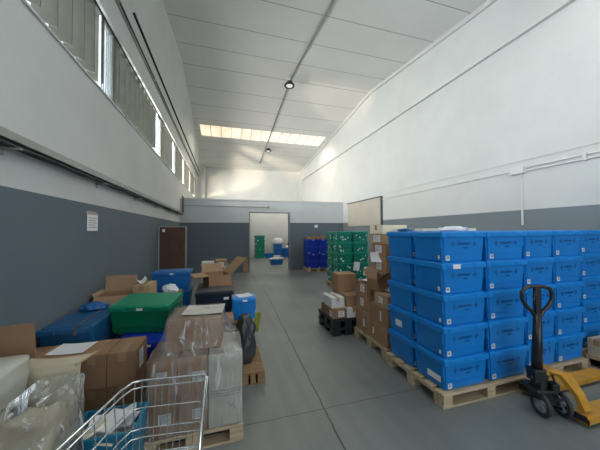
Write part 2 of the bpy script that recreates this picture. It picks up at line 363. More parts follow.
# ================================================================== the room
XL, XR, YB, YP, YF = -1.54, 5.005, -3.6, 10.35, 16.62
RY, RZ, SL = 7.89, 6.486, .1092
def zc(y): return RZ-SL*abs(y-RY)
bm = bmesh.new(); box(bm, XL-.25, XR+.25, YB-.25, YF+.25, -.15, 0); struct('floor', bm, M_floor)
# ceiling: gable slabs with gaps for the real skylight and an added unseen one
S1, S2 = 11.48, 12.52; R1, R2_ = 1.2, 2.0
bm = bmesh.new()
def slab(y0, y1, x0=XL-.25, x1=XR+.25): prism_x(bm, [(y0, zc(y0)), (y1, zc(y1)), (y1, zc(y1)+.12), (y0, zc(y0)+.12)], x0, x1)
slab(YB-.25, R1); slab(R2_, RY); slab(RY, S1); slab(S2, YF+.25)
slab(S1, S2, XL-.25, -1.0); slab(S1, S2, 4.72, XR+.25); slab(R1, R2_, XL-.25, -1.0); slab(R1, R2_, 4.72, XR+.25)
struct('ceiling', bm, M_ceil)
def skylight(n, y0, y1):
    bm = bmesh.new(); prism_x(bm, [(y0, zc(y0)+.04), (y1, zc(y1)+.04), (y1, zc(y1)+.06), (y0, zc(y0)+.06)], -1.0, 4.72)
    o = struct('window_%d' % n, bm, M_skyl)
    bm = bmesh.new()
    for k in range(14):
        x = -1.0+5.72*k/13
        prism_x(bm, [(y0, zc(y0)-.0), (y1, zc(y1)-.0), (y1, zc(y1)+.04), (y0, zc(y0)+.04)], x-.012, x+.012)
    part('glazing_bar', bm, M_pvc, o)
skylight(1, S1, S2); skylight(2, R1, R2_)  # second strip is added out of view to give overhead light
# walls
ZW0, ZW1 = 3.46, 4.54
bm = bmesh.new()
box(bm, XL-.22, XL, YB, YF, 0, ZW0); box(bm, XL-.22, XL, YB, YF, ZW1, 6.6)
for y0, y1 in ((YB, -2.6), (15.55, YF)): box(bm, XL-.22, XL, y0, y1, ZW0, ZW1)
struct('wall_left', bm, M_wall)
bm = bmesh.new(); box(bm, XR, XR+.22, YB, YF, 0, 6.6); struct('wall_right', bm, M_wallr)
bm = bmesh.new(); box(bm, XL-.22, XR+.22, YF, YF+.22, 0, 6.6); struct('wall_far', bm, M_white)
bm = bmesh.new()   # rear wall with its loading doorway
box(bm, XL-.22, .1, YB-.2, YB, 0, 6.6); box(bm, 4.3, XR+.22, YB-.2, YB, 0, 6.6); box(bm, .1, 4.3, YB-.2, YB, 4.0, 6.6); struct('wall_rear', bm, M_wall)
# partition with doorway
DX0, DX1, DZ, PT = .985, 2.565, 2.335, 2.80
bm = bmesh.new()
box(bm, XL, DX0, YP, YP+.14, 0, PT); box(bm, DX1, XR, YP, YP+.14, 0, PT); box(bm, DX0, DX1, YP, YP+.14, DZ, PT)
struct('wall_partition', bm, M_part)
bm = bmesh.new(); box(bm, XL, XR, YP-.03, YP+.17, PT, PT+.05); struct('trim_1', bm, M_white)
bm = bmesh.new()
box(bm, DX0-.045, DX0, YP-.015, YP+.155, 0, DZ+.045); box(bm, DX1, DX1+.045, YP-.015, YP+.155, 0, DZ+.045); box(bm, DX0, DX1, YP-.015, YP+.155, DZ, DZ+.045)
struct('trim_2', bm, M_jamb)
# left gutter beam above the windows
bm = bmesh.new(); prism_y(bm, [(XL, 4.50), (XL+.04, 4.50), (XL+.10, 4.85), (XL+.19, 5.22), (XL+.44, 6.75), (XL, 6.75)], YB, YF)
struct('trim_3', bm, M_white)
# lighting track slots running under the beam
t3 = thing('lighting_track', 'long slotted metal track along the sloped beam above the left windows', 'track', (0, 0, 0))
bm = bmesh.new(); box(bm, XL+.06, XL+.122, YB+.2, 15.9, 4.80, 4.90); part('rail', bm, M_alu, t3)
bm = bmesh.new()
for k in range(9): box(bm, XL+.07, XL+.126, -1.9+k*2+.05, -1.9+k*2+1.95, 4.825, 4.875)
part('slot', bm, M_slot, t3)
bm = bmesh.new(); box(bm, XL+.12, XL+.185, 4.6, 15.9, 5.06, 5.085); part('rod', bm, M_slot, t3)
# right beam band and its lip
bm = bmesh.new(); box(bm, XR-.07, XR, YB, YF, 4.99, 6.6); struct('trim_4', bm, M_white)
bm = bmesh.new()
for y0, y1 in ((YB, RY), (RY, YF)):
    prism_x(bm, [(y0, zc(y0)), (y1, zc(y1)), (y1, zc(y1)-.10), (y0, zc(y0)-.10)], XR-.12, XR-.07)
struct('trim_5', bm, M_white)
bm = bmesh.new(); box(bm, XR-.012, XR, YB, YF, 2.80, 2.815); struct('trim_6', bm, M_white)
# far corner pillars
bm = bmesh.new(); box(bm, XL, XL+.45, YF-.35, YF, 0, 6.3); struct('trim_7', bm, M_white)
bm = bmesh.new(); box(bm, XR-.30, XR, YF-.12, YF, 0, 6.3); struct('trim_8', bm, M_white)

# left clerestory: fins of a fixed louvre behind a frame, bay by bay
edges = [-2.6, .22, 2.34, 4.40, 7.42, 9.5, 11.6, 13.6, 15.55]
for i in range(len(edges)-1):
    y0, y1 = edges[i], edges[i+1]
    bm = bmesh.new()
    box(bm, XL-.10, XL-.02, y0, y0+.05, ZW0, ZW1); box(bm, XL-.10, XL-.02, y1-.05, y1, ZW0, ZW1)
    box(bm, XL-.10, XL-.02, y0+.05, y1-.05, ZW0, ZW0+.02); box(bm, XL-.10, XL-.02, y0+.05, y1-.05, ZW1-.05, ZW1)
    w = struct('window_%d' % (i+3), bm, M_frame)
    bm = bmesh.new(); y = y0+.10
    while y < y1-.42:
        prism = [(XL-.03, y+.12), (XL-.03, y+.132), (XL-.17, y+.01), (XL-.17, y-.002)]
        A = [bm.verts.new((px, py, ZW0+.15)) for px, py in prism]; B = [bm.verts.new((px, py, ZW1-.0)) for px, py in prism]
        bm.faces.new(A[::-1]); bm.faces.new(B)
        for k in range(4): bm.faces.new((A[k], A[(k+1) % 4], B[(k+1) % 4], B[k]))
        y += .25
    part('louvre_fins', bm, M_frame, w)
    # clear ribbed end panel with its perforated strip
    bm = bmesh.new(); n = 10
    for k in range(n):
        ya = y1-.40+k*.034
        box(bm, XL-.062+(k % 2)*.012, XL-.056+(k % 2)*.012, ya, ya+.033, ZW0+.05, ZW1-.05)
    part('ribbed_pane', bm, M_ribbed, w)
    bm = bmesh.new(); box(bm, XL-.05, XL-.03, y1-.42, y1-.395, ZW0+.05, ZW1-.05); part('pane_bar', bm, M_pvc, w)
bm = bmesh.new(); box(bm, XL-.22, XL+.02, -2.6, 15.55, ZW0-.02, ZW0); struct('trim_9', bm, M_white)

# beige shutter on the right wall
bm = bmesh.new(); box(bm, XR-.05, XR, 7.42, 9.78, 1.78, 2.70); so = struct('window_11', bm, M_shutter)
bm = bmesh.new(); box(bm, XR-.07, XR, 7.38, 9.82, 2.70, 2.735); box(bm, XR-.07, XR, 7.38, 7.42, 1.78, 2.70); part('shutter_frame', bm, M_rubber, so)

# ------------------------------------------------------------------ fixings
t = thing('cable_tray', 'galvanised cable tray carrying dark cables along the left wall', 'cable tray', (XL+.004, 0, 2.25))
bm = bmesh.new()
box(bm, .03, .105, YB+.1, 10.2, .0, .006); box(bm, .03, .036, YB+.1, 10.2, 0, .06); box(bm, .099, .105, YB+.1, 10.2, 0, .06); box(bm, .03, .105, YB+.1, 10.2, .06, .066)
part('channel', bm, M_alu, t)
for k in range(3):
    bm = bmesh.new(); pts = []
    for q in range(60):
        yy = YB+.2+q*.232; pts.append((.045+k*.022+.006*math.sin(q*1.7+k), yy, -.016-.012*abs(math.sin(q*.9+k*2))))
    tube(bm, pts, .011, 6); part('cable', bm, M_cable, t, True)
for k in range(9):
    bm = bmesh.new(); yy = -2+k*1.45
    box(bm, 0, .12, yy, yy+.035, -.045, -.034); box(bm, 0, .008, yy, yy+.035, -.09, .10); part('bracket', bm, M_alu, t)
bm = bmesh.new(); cyl(bm, (XL+.10, 10.27, 2.30), (XL+.10, 10.27, 2.86), .022, 10)
tube(bm, [(XL+.10, 10.27, 2.86), (XL+.10, 10.22, 2.89), (XL+.10, 10.12, 2.88)], .022, 10)
tag(struct('vent_pipe', bm, M_cable), 'short dark pipe rising past the top of the partition at its left end', 'pipe')
bpy.data.objects['vent_pipe'].pop('kind')

t = thing('conduit', 'thin white conduit with a round box on the partition wall, left of the doorway', 'conduit', (0, YP-.03, 2.56))
bm = bmesh.new(); cyl(bm, (XL+.12, 0, 0.02), (1.66, 0, 0), .012, 8); part('pipe', bm, M_alu, t)
bm = bmesh.new(); cyl(bm, (1.70, .03, 0), (1.70, -.03, 0), .055, 16); part('round_box', bm, M_alu, t)

t = thing('wall_conduit', 'white conduits meeting at a junction box on the right wall above the blue totes', 'conduit', (XR, 3.28, 2.64))
bm = bmesh.new(); cyl(bm, (-.02, 0, -.0), (-.02, 6.6, -.02), .010, 8); cyl(bm, (-.02, 0, .03), (-.02, -6.5, .045), .012, 8); cyl(bm, (-.02, 0, -.03), (-.02, -6.5, -.03), .012, 8)
part('pipe', bm, M_pvc, t)
bm = bmesh.new(); cyl(bm, (-.022, -.05, -.05), (-.022, -.05, -.96), .016, 10); part('drop_pipe', bm, M_pvc, t)
bm = bmesh.new(); box(bm, -.075, 0, -.11, .10, -.065, .06, .006); part('junction_box', bm, M_pvc, t)
for k in range(3):
    bm = bmesh.new(); box(bm, -.04, 0, -.9-k*1.2, -.86-k*1.2, -.05, .065); part('clip', bm, M_pvc, t)

t = thing('ceiling_conduit', 'pale conduit running lengthwise down the middle of the ceiling', 'conduit', (2.04, 0, 0))
bm = bmesh.new()
for y0, y1 in ((R2_+.1, RY), (RY, 15.4)): cyl(bm, (0, y0, zc(y0)-.025), (0, y1, zc(y1)-.025), .022, 8)
part('pipe', bm, M_alu, t)
def highbay(y, label, x=2.04, drop=.16):
    z = zc(y)
    t = thing('ceiling_lamp', label, 'ceiling lamp', (x, y, z-.04), 0)
    bm = bmesh.new(); cyl(bm, (0, 0, .04), (0, 0, -drop), .03, 10); part('stem', bm, M_pvc, t)
    bm = bmesh.new(); tube(bm, [(0, 0, -drop+.05), (0, 0, -drop), (0, 0, -drop-.05), (0, 0, -drop-.09)], [.07, .11, .15, .155], 24); part('housing', bm, M_lampblk, t, False)
    bm = bmesh.new(); tube(bm, [(math.cos(k*PI/12)*.145, math.sin(k*PI/12)*.145, -drop-.09) for k in range(24)], .02, 8, True); part('rim', bm, M_lampblk, t, True)
    bm = bmesh.new(); cyl(bm, (0, 0, -drop-.088), (0, 0, -drop-.098), .10, 24); part('lens', bm, M_lampon, t)
highbay(7.75, 'round black high-bay lamp nearest the camera on the ceiling', 1.96, .2); highbay(12.9, 'round black high-bay lamp beyond the skylight strip', 2.14)

t = thing('paper_notice', 'white paper notice taped to the grey part of the left wall', 'notice', (XL+.004, 3.73, 1.73))
bm = bmesh.new(); box(bm, 0, .003, -.13, .13, -.11, .10); part('sheet', bm, M_paper, t)
bm = bmesh.new()
for k in range(5): box(bm, .003, .0035, -.10, .10-.03*(k % 2), .04-.028*k, .048-.028*k)
part('print', bm, M_ink, t)
bm = bmesh.new(); box(bm, .003, .004, -.15, .10, .085, .125); part('tape', bm, M_tapep, t)
bm = bmesh.new(); box(bm, 0, .003, -.07, .07, -.06, .06); o = link('paper_notice', done(bm, 'notice', M_paper)); o.location = (3.75, YP-.004, 1.80); o.rotation_euler = (0, 0, PI/2)
tag(o, 'small white notice on the partition right of the doorway', 'notice')

# ================================================================== totes
_cache = {}
def mesh(key, fn, m, smooth=False):
    k = key+(m.name,)
    if k not in _cache:
        bm = fn(); _cache[k] = done(bm, key[0], m, smooth)
    return _cache[k]
def lk(name, me, parent, loc=None, rz=0):
    o = bpy.data.objects.new(name, me); C.objects.link(o); o.parent = parent
    if loc: o.location = loc
    if rz: o.rotation_euler = (0, 0, rz)
    return o
RIM = .058
def body_bm(w, d, h, lidless=False):
    def f():
        bm = bmesh.new(); frustum(bm, w*.90, d*.88, w*.955, d*.945, 0, h-RIM*.6, .012)
        # corner grips under the rim
        for sx_ in (-1, 1):
            for sy_ in (-1, 1):
                box(bm, sx_*w*.46-.012, sx_*w*.46+.012, sy_*d*.40-.012, sy_*d*.40+.012, h*.45, h-RIM)
        # low skirt ribs on the front
        for zz in (.06, .075): box(bm, -w*.40, w*.40, -d*.458, -d*.44, zz, zz+.004)
        return bm
    return f
def lid_bm(w, d, h):
    def f():
        bm = bmesh.new(); box(bm, -w*.5, w*.5, -d*.5, d*.5, h-RIM, h-.006, .008)
        box(bm, -w*.46, w*.46, -d*.45, d*.45, h-.012, h, .004)
        for sx_ in (-1, 1): box(bm, sx_*w*.30-.05, sx_*w*.30+.05, -d*.5-.006, -d*.5+.01, h-RIM+.010, h-.014, .003)
        return bm
    return f
def mark_bm(w, d, h):
    def f():
        bm = bmesh.new(); yy = -d*.4725
        def at(z): return -(d*.44+(d*.0325)*(z/(h-.035)))-.0022
        z = h*.60
        def strip(x0, x1, z0, z1): y_ = at((z0+z1)/2)-.0006; box(bm, x0, x1, y_, y_+.004, z0, z1)
        for sx_ in (-1, 1):
            strip(sx_*w*.24-.004, sx_*w*.24+.004, z-.028, z+.028)
            quad_plate(bm, (sx_*w*.24, at(z)-.0006, z+.018), (sx_*w*.24, at(z)-.0006, z-.018), (sx_*w*.30, at(z)-.0006, z-.001), (sx_*w*.30, at(z)-.0006, z+.001), .001)
        strip(-w*.24, -w*.15, z-.003, z+.003); strip(w*.15, w*.24, z-.003, z+.003)
        for k in range(9): strip(-w*.14+k*w*.031, -w*.14+k*w*.031+w*.022, z-.012, z+.012)
        for k in range(5): strip(-w*.01+k*w*.022, -w*.01+k*w*.022+w*.014, z-.045, z-.032)
        return bm
    return f
def plate_bm(w, h, th=.002):
    def f():
        bm = bmesh.new(); box(bm, -w/2, w/2, -th, 0, -h/2, h/2); return bm
    return f
def tote(loc, label, w=.52, d=.41, h=.291, mb=None, ml=None, mk=True, stick='std', rotz=0, group=None, name='lidded_tote', lid=True, side=None, tilt=None):
    mb = mb or M_blue; ml = ml or M_blueL
    t = thing(name, label, 'tote', loc, rotz, group)
    if tilt: t.rotation_euler = (tilt[0], tilt[1], rotz)
    lk('body', mesh(('body', w, d, h), body_bm(w, d, h), mb), t)
    if lid: lk('lid', mesh(('lid', w, d, h), lid_bm(w, d, h), ml), t)
    if mk: lk('moulded_mark', mesh(('mark', w, d, h), mark_bm(w, d, h), M_bluep), t)
    def st(x, z, ww, hh, m=M_paper, nm='sticker'):
        y = -(d*.44+(d*.0325)*(z/(h-.035)))-.003
        return lk(nm, mesh(('sticker', ww, hh), plate_bm(ww, hh), m), t, (x, y, z))
    if stick == 'std':
        a = st(-w*.36, .045, .045, .045); lk('print', mesh(('print', .03, .022), plate_bm(.026, .020, .001), M_ink), a, (0, -.002, 0))
    elif stick == 'rim':
        a = st(-w*.36, .045, .045, .045); lk('print', mesh(('print', .03, .022), plate_bm(.026, .020, .001), M_ink), a, (0, -.002, 0))
        lk('sticker', mesh(('sticker', .085, .042), plate_bm(.085, .042), M_paper), t, (-w*.2, -d*.5-.006, h-RIM/2-.004))
    elif stick == 'rand':
        for _ in range(random.randint(2, 5)):
            st(random.uniform(-w*.38, w*.38), random.uniform(.04, h-.09), random.choice((.022, .035, .05)), random.choice((.022, .035, .055)))
    elif stick == 'tag':
        lk('sticker', mesh(('sticker', .06, .022), plate_bm(.06, .022), M_tag), t, (w*.02, -d*.5-.004, h-RIM/2-.004))
    if side:   # stickers on the end wall facing -X
        for (yy, zz, ww, hh) in side:
            o = lk('sticker', mesh(('sticker', ww, hh), plate_bm(ww, hh), M_paper), t, (-(w*.45+(w*.0275)*(zz/(h-.035)))-.003, yy, zz), -PI/2)
    return t
ordn = ['bottom', 'second', 'third', 'fourth', 'top']

# ------------------------------------------------------------------ pallets
def pallet(x0, y0, w, d, label, h=.13, m=None, rotz=0, name='wooden_pallet', nboards=6, group='wooden pallets'):
    """w along X, d along Y; deck boards run along X"""
    m = m or M_wood
    t = thing(name, label, 'pallet', (x0+w/2, y0+d/2, 0), rotz, group)
    for k in range(nboards):
        bm = bmesh.new(); bw = .10; yy = -d/2+bw/2+(d-bw)*k/(nboards-1); box(bm, -w/2, w/2, yy-bw/2, yy+bw/2, h-.02, h, .002); part('deck_board', bm, m, t)
    for i in range(3):
        xx = -w/2+.05+(w-.10)*i/2
        bm = bmesh.new(); box(bm, xx-.05, xx+.05, -d/2, d/2, h-.038, h-.0205, .001); part('stringer_board', bm, m, t)
        for j in range(3):
            yy = -d/2+.06+(d-.12)*j/2
            bm = bmesh.new(); box(bm, xx-.05, xx+.05, yy-.058, yy+.058, .018, h-.0385, .002); part('block', bm, m, t)
        # bottom runner
    for j in range(3):
        yy = -d/2+.06+(d-.12)*j/2
        bm = bmesh.new(); box(bm, -w/2, w/2, yy-.05, yy+.05, 0, .0175, .001); part('runner', bm, m, t)
    return t

# ---- big blue stack, three pallets side by side
pallet(1.87, 1.88, 1.13, .86, 'light pine pallet under the nearest corner of the bright blue tote stack')
G = 'bright blue lidded totes in the big stack'
PH = .132; TH = .291
for r in range(2):
    for k in range(2):
        for j in range(5):
            col_ = 'left' if k == 0 else 'second'
            row_ = 'front' if r == 0 else 'rear'
            stk = 'rim' if (r, k, j) == (0, 0, 3) else 'std'
            side = None
            if k == 0 and r == 0: side = [(-.14, .05, .02, .035)] if j else [(-.06, .085, .16, .055)]
            if k == 0 and r == 1: side = [(.02, .12, .11, .07)] if j == 1 else None
            jx = random.uniform(-.006, .006)
            tote((1.905+.265+k*.54+jx, 1.90+.205+r*.425, PH+j*TH), 'bright blue tote, %s tier, %s column, %s row at the near corner' % (ordn[j], col_, row_),
                 w=.528, d=.415, stick=stk, side=side, group=G)
pallet(3.03, 1.93, .92, .80, 'light pine pallet under the middle blue totes, partly behind the pallet jack')
for k in range(2):
    for j in range(5):
        tote((3.03+.232+k*.462, 1.95+.20, PH+j*TH), 'bright blue lidded tote, %s tier, %s column above the pallet jack' % (ordn[j], ('third', 'fourth')[k]), w=.458, d=.41, group=G)
for k in range(2):
    for j in range(5):
        tote((3.03+.232+k*.462, 1.95+.62, PH+j*TH), 'bright blue lidded tote, %s tier, behind the %s front column above the pallet jack' % (ordn[j], ('third', 'fourth')[k]), w=.458, d=.41, group=G)
pallet(4.22, 2.08, .60, .80, 'light pine pallet under the farthest-right blue tote column')
for r in range(2):
    for j in range(5):
        tote((4.245+.235, 2.10+.20+r*.405, PH+j*TH), 'bright blue tote, %s tier, %s column by the right wall' % (ordn[j], ('front one of the fifth', 'rear one of the fifth')[r]), w=.47, d=.40, group=G)

# ---- things lying on top of the blue stack
ZT = PH+5*TH
def crumple(name, loc, rx, ry, rz, m, label, cat, seed=0, amp=.35, parent=None, flat=.0):
    bm = bmesh.new(); bmesh.ops.create_icosphere(bm, subdivisions=4, radius=1)
    for v in bm.verts:
        d = noise.noise(v.co*2.1+Vector((seed, 0, 0)))*amp+noise.noise(v.co*5+Vector((seed, 3, 0)))*amp*.45
        v.co *= 1+d
        v.co.x *= rx; v.co.y *= ry; v.co.z *= rz
    zmin = -rz*.55
    for v in bm.verts:
        if v.co.z < zmin: v.co.z = zmin
    bmesh.ops.translate(bm, verts=bm.verts, vec=(0, 0, -zmin))
    o = link(name, done(bm, name, m, True)); o.location = loc
    if label: tag(o, label, cat)
    return o
crumple('plastic_bag', (2.25, 2.10, ZT+.001), .16, .09, .032, M_bagwhite, 'crumpled white plastic bag lying on top of the nearest blue totes', 'bag', 3)
crumple('plastic_sheet', (1.98, 2.50, ZT+.001), .06, .10, .022, M_bagblue, 'small crumpled blue plastic sheet on the rear edge of the stack top', 'plastic sheet', 8)

# ------------------------------------------------------------------ cartons
def carton(x0, x1, y0, y1, z0, z1, label, m=None, stick=None, tape='y', group=None, rotz=0, tapem=None, name='cardboard_box', cat='box', front_tape=True):
    w, d, h = x1-x0, y1-y0, z1-z0; m = m or M_kraft
    t = thing(name, label, cat, ((x0+x1)/2, (y0+y1)/2, z0), rotz, group)
    bm = bmesh.new(); g_ = .003
    box(bm, -w/2, w/2, -d/2, d/2, 0, h-.004, .004)
    if tape == 'y':
        box(bm, -w/2+.002, -g_/2, -d/2+.002, d/2-.002, h-.006, h, .001); box(bm, g_/2, w/2-.002, -d/2+.002, d/2-.002, h-.006, h, .001)
    else:
        box(bm, -w/2+.002, w/2-.002, -d/2+.002, -g_/2, h-.006, h, .001); box(bm, -w/2+.002, w/2-.002, g_/2, d/2-.002, h-.006, h, .001)
    part('carton', bm, m, t)
    bm = bmesh.new(); tm = tapem or M_tape; e = .0012
    if tape == 'y':
        box(bm, -.027, .027, -d/2-e, d/2+e, h-.0005, h+e)
        for s_ in (-1, 1): box(bm, -.027, .027, min(s_*d/2, s_*(d/2+e)), max(s_*d/2, s_*(d/2+e)), max(.002, h-.07), h)
    else:
        box(bm, -w/2-e, w/2+e, -.027, .027, h-.0005, h+e)
        for s_ in (-1, 1): box(bm, min(s_*w/2, s_*(w/2+e)), max(s_*w/2, s_*(w/2+e)), -.027, .027, max(.002, h-.07), h)
    part('tape', bm, tm, t)
    def lab(face, a, z, ww, hh):
        me = mesh(('label', ww, hh), plate_bm(ww, hh), M_paper)
        if face == 'F': o = lk('shipping_label', me, t, (a, -d/2-.0006, z))
        elif face == 'L': o = lk('shipping_label', me, t, (-w/2-.0006, a, z), -PI/2)
        elif face == 'R': o = lk('shipping_label', me, t, (w/2+.0006, a, z), PI/2)
        else:
            o = lk('shipping_label', me, t, (a, 0, h+.001)); o.rotation_euler = (-PI/2, 0, .2)
        lk('print', mesh(('lprint', ww, hh), lambda: lines_bm(ww, hh), M_ink), o, (0, -.0021, 0))
    for s_ in (stick or []): lab(*s_)
    return t
def lines_bm(w, h):
    bm = bmesh.new()
    for k in range(5):
        z = h*.36-k*h*.16; box(bm, -w*.4, w*(.4-.15*(k % 3)), -.0006, 0, z-h*.03, z+h*.03)
    return bm
def flap(t, p0, p1, p2, p3, m, name='flap', th=.005):
    bm = bmesh.new(); quad_plate(bm, p0, p1, p2, p3, th); return part(name, bm, m, t)
def open_carton(cx, cy, z0, w, d, h, label, flaps, m=None, rotz=0, tilt=(0, 0)):
    """flaps: dict side -> (length, angle from vertical outwards)"""
    m = m or M_kraft
    t = thing('open_cardboard_box', label, 'box', (cx, cy, z0)); t.rotation_euler = (tilt[0], tilt[1], rotz)
    bm = bmesh.new(); th = .005
    box(bm, -w/2, w/2, -d/2, d/2, 0, th); box(bm, -w/2, w/2, -d/2, -d/2+th, th, h); box(bm, -w/2, w/2, d/2-th, d/2, th, h)
    box(bm, -w/2, -w/2+th, -d/2+th, d/2-th, th, h); box(bm, w/2-th, w/2, -d/2+th, d/2-th, th, h)
    part('carton', bm, m, t)
    for sd, (L_, a) in flaps.items():
        o_ = math.sin(a)*L_; u_ = math.cos(a)*L_
        if sd == 'F': flap(t, (-w/2, -d/2, h), (w/2, -d/2, h), (w/2, -d/2-o_, h+u_), (-w/2, -d/2-o_, h+u_), M_kraftin)
        if sd == 'B': flap(t, (w/2, d/2, h), (-w/2, d/2, h), (-w/2, d/2+o_, h+u_), (w/2, d/2+o_, h+u_), M_kraftin)
        if sd == 'L': flap(t, (-w/2, d/2, h), (-w/2, -d/2, h), (-w/2-o_, -d/2, h+u_), (-w/2-o_, d/2, h+u_), M_kraftin)
        if sd == 'R': flap(t, (w/2, -d/2, h), (w/2, d/2, h), (w/2+o_, d/2, h+u_), (w/2+o_, -d/2, h+u_), M_kraftin)
    return t

def loose_paper(x, y, z, w, d, rz, label, m=None, curl=.02, tilt=(0, 0)):
    bm = sheet(lambda u, v: ((u-.5)*w, (v-.5)*d, curl*abs(u-.5)**2*4+curl*.4*v), 6, 6, .0015)
    o = link('paper_sheet', done(bm, 'paper', m or M_paper)); o.location = (x, y, z); o.rotation_euler = (tilt[0], tilt[1], rz)
    tag(o, label, 'paper'); return o

carton(2.14, 2.92, 2.40, 2.70, ZT+.001, ZT+.033, 'flat cream cardboard lying on top of the nearest blue totes', M_cream, None, 'x', None, tapem=M_tapep)
# ---- carton pile beside the blue stack
pallet(1.92, 2.79, .95, .83, 'pine pallet under the brown carton pile beside the blue stack')
GP = 'cartons piled on the pallet beside the blue totes'
P = .131
cs = [
 (1.94, 2.36, 3.22, 3.60, P, .43, 'brown carton at the floor end of the pile, lowest tier, rear left', M_kraft, [('L', -.05, .14, .05, .10)]),
 (1.94, 2.41, 2.80, 3.20, P, .35, 'brown carton in the pile, lowest tier, against the blue totes', M_kraft, [('L', .12, .12, .04, .08)]),
 (1.96, 2.43, 2.80, 3.24, .352, .61, 'brown carton in the pile, second tier, with a strip of tape beside the blue totes', M_kraft, [('L', -.05, .13, .03, .12)]),
 (1.95, 2.34, 3.26, 3.60, .432, .655, 'brown carton in the pile, second tier, rear left, with a white label', M_kraft, [('L', 0, .12, .09, .11)]),
 (1.97, 2.24, 2.84, 3.13, .612, .765, 'small brown carton with white label sitting on the second tier beside the blue totes', M_kraft3, [('L', .0, .08, .09, .08)]),
 (1.95, 2.17, 3.29, 3.58, .657, .85, 'small brown carton at the pile\'s left with a white label and papers on top', M_kraft, [('L', -.02, .10, .12, .11)]),
 (2.45, 2.84, 2.80, 3.18, P, .60, 'tall brown carton deep inside the pile, lowest tier, near side', M_kraft2, None),
 (2.45, 2.84, 3.22, 3.60, P, .655, 'tall brown carton deep inside the pile, lowest tier, far side', M_kraft2, None),
 (2.30, 2.70, 2.82, 3.20, .612, .98, 'brown carton in the pile\'s third tier close to the blue totes', M_kraft, [('L', .08, .2, .03, .14)]),
 (2.22, 2.62, 3.24, 3.60, .657, .93, 'brown carton low in the tall rear column of the pile', M_kraft2, None),
 (2.24, 2.64, 3.24, 3.60, .932, 1.19, 'brown carton midway up the tall rear column with a white label', M_kraft, [('L', .0, .16, .13, .15)]),
 (2.30, 2.70, 2.84, 3.20, .982, 1.26, 'brown carton halfway up beside the blue totes with a white label strip', M_kraft, [('L', .02, .12, .05, .20)]),
 (2.24, 2.60, 3.26, 3.60, 1.192, 1.40, 'brown carton second from the top of the tall rear column, labelled', M_kraft, [('L', .0, .13, .16, .11)]),
 (2.30, 2.68, 2.86, 3.20, 1.262, 1.49, 'labelled brown carton near the top beside the blue totes', M_kraft, [('L', .0, .10, .20, .14)]),
 (2.22, 2.58, 3.28, 3.60, 1.402, 1.55, 'brown carton carrying the cream box on top of the rear column', M_kraft3, [('L', .0, .08, .18, .10)]),
]
for a in cs: carton(*a[:6], a[6], a[7], a[8], 'y' if random.random() < .5 else 'x', GP, random.uniform(-.022, .022))
carton(2.20, 2.62, 3.26, 3.60, 1.552, 1.68, 'cream white carton on the very top of the tall rear column', M_cream, None, 'x', GP)
carton(2.32, 2.72, 2.86, 3.18, 1.492, 1.62, 'pale cream carton on top of the pile beside the blue totes', M_cream, None, 'x', GP)
loose_paper(2.06, 3.40, .856, .26, .22, .4, 'white papers lying on the small labelled carton at the pile\'s left')
loose_paper(2.17, 3.10, .772, .20, .14, .2, 'white paper lying at the back of the small carton beside the blue totes')
# box with raised flaps leaning forward in the pile
t = open_carton(2.10, 3.18, .80, .22, .20, .17, 'open brown carton tipped over amid the pile with raised flaps', {'L': (.14, -.4), 'F': (.12, .9), 'B': (.12, .2)}, M_kraft, .2, (0, -.25))
t.location = (2.10, 3.20, .80)
loose_paper(2.20, 3.42, 1.19, .16, .18, 1.2, 'folded white paper hanging off the tall rear carton column', tilt=(0, -1.0))

# ---- black plastic pallets with boxes
def plastic_pallet(cx, cy, z0, w, d, label):
    t = thing('plastic_pallet', label, 'pallet', (cx, cy, z0), 0, 'black plastic pallets')
    bm = bmesh.new(); box(bm, -w/2, w/2, -d/2, d/2, .085, .125, .006)
    for k in range(6): box(bm, -w/2+.02, w/2-.02, -d/2+.04+k*(d-.08)/5-.012, -d/2+.04+k*(d-.08)/5+.012, .125, .128)
    part('deck', bm, M_black, t)
    for i in range(3):
        for j in range(3):
            bm = bmesh.new(); cx_, cy_ = -w/2+.07+(w-.14)*i/2, -d/2+.07+(d-.14)*j/2
            box(bm, cx_-.06, cx_+.06, cy_-.06, cy_+.06, 0, .085, .008); part('foot', bm, M_black, t)
plastic_pallet(1.83, 3.95, 0, .52, .64, 'black plastic pallet on the floor left of the carton pile')
plastic_pallet(1.83, 3.95, .129, .52, .64, 'black plastic pallet stacked under the white and brown boxes')
Q = .258
carton(1.58, 1.81, 3.66, 4.14, Q, .40, 'low brown carton with white labels at the front of the black pallets', M_kraft2, [('L', -.17, .07, .10, .09), ('F', .03, .07, .10, .09)], 'y', None)
carton(1.82, 2.06, 3.65, 3.95, Q, .40, 'white and grey printed carton beside the low brown one on the black pallets', M_wbox, [('F', .05, .07, .10, .06)], 'y', None)
carton(1.59, 1.81, 3.72, 3.98, .402, .56, 'white carton with tape nearest on the black pallets', M_wbox, [('F', 0, .07, .12, .06)], 'y', None, tapem=M_tapep)
carton(1.60, 1.80, 3.99, 4.14, .402, .55, 'white carton behind the taped white one on the black pallets', M_wbox, [('L', 0, .07, .08, .06)], 'y', None, tapem=M_tapep)
carton(1.84, 2.08, 3.98, 4.24, Q, .58, 'plain brown carton at the back of the black pallets supporting the tall box', M_kraft2, None, 'x', None)
carton(1.83, 2.16, 3.98, 4.26, .582, .87, 'tall plain brown carton standing above the white boxes on the black pallets', M_kraft, None, 'x', None)
carton(1.84, 2.06, 3.72, 3.96, .402, .58, 'plain brown carton between the white carton and the carton pile', M_kraft, None, 'x', None)

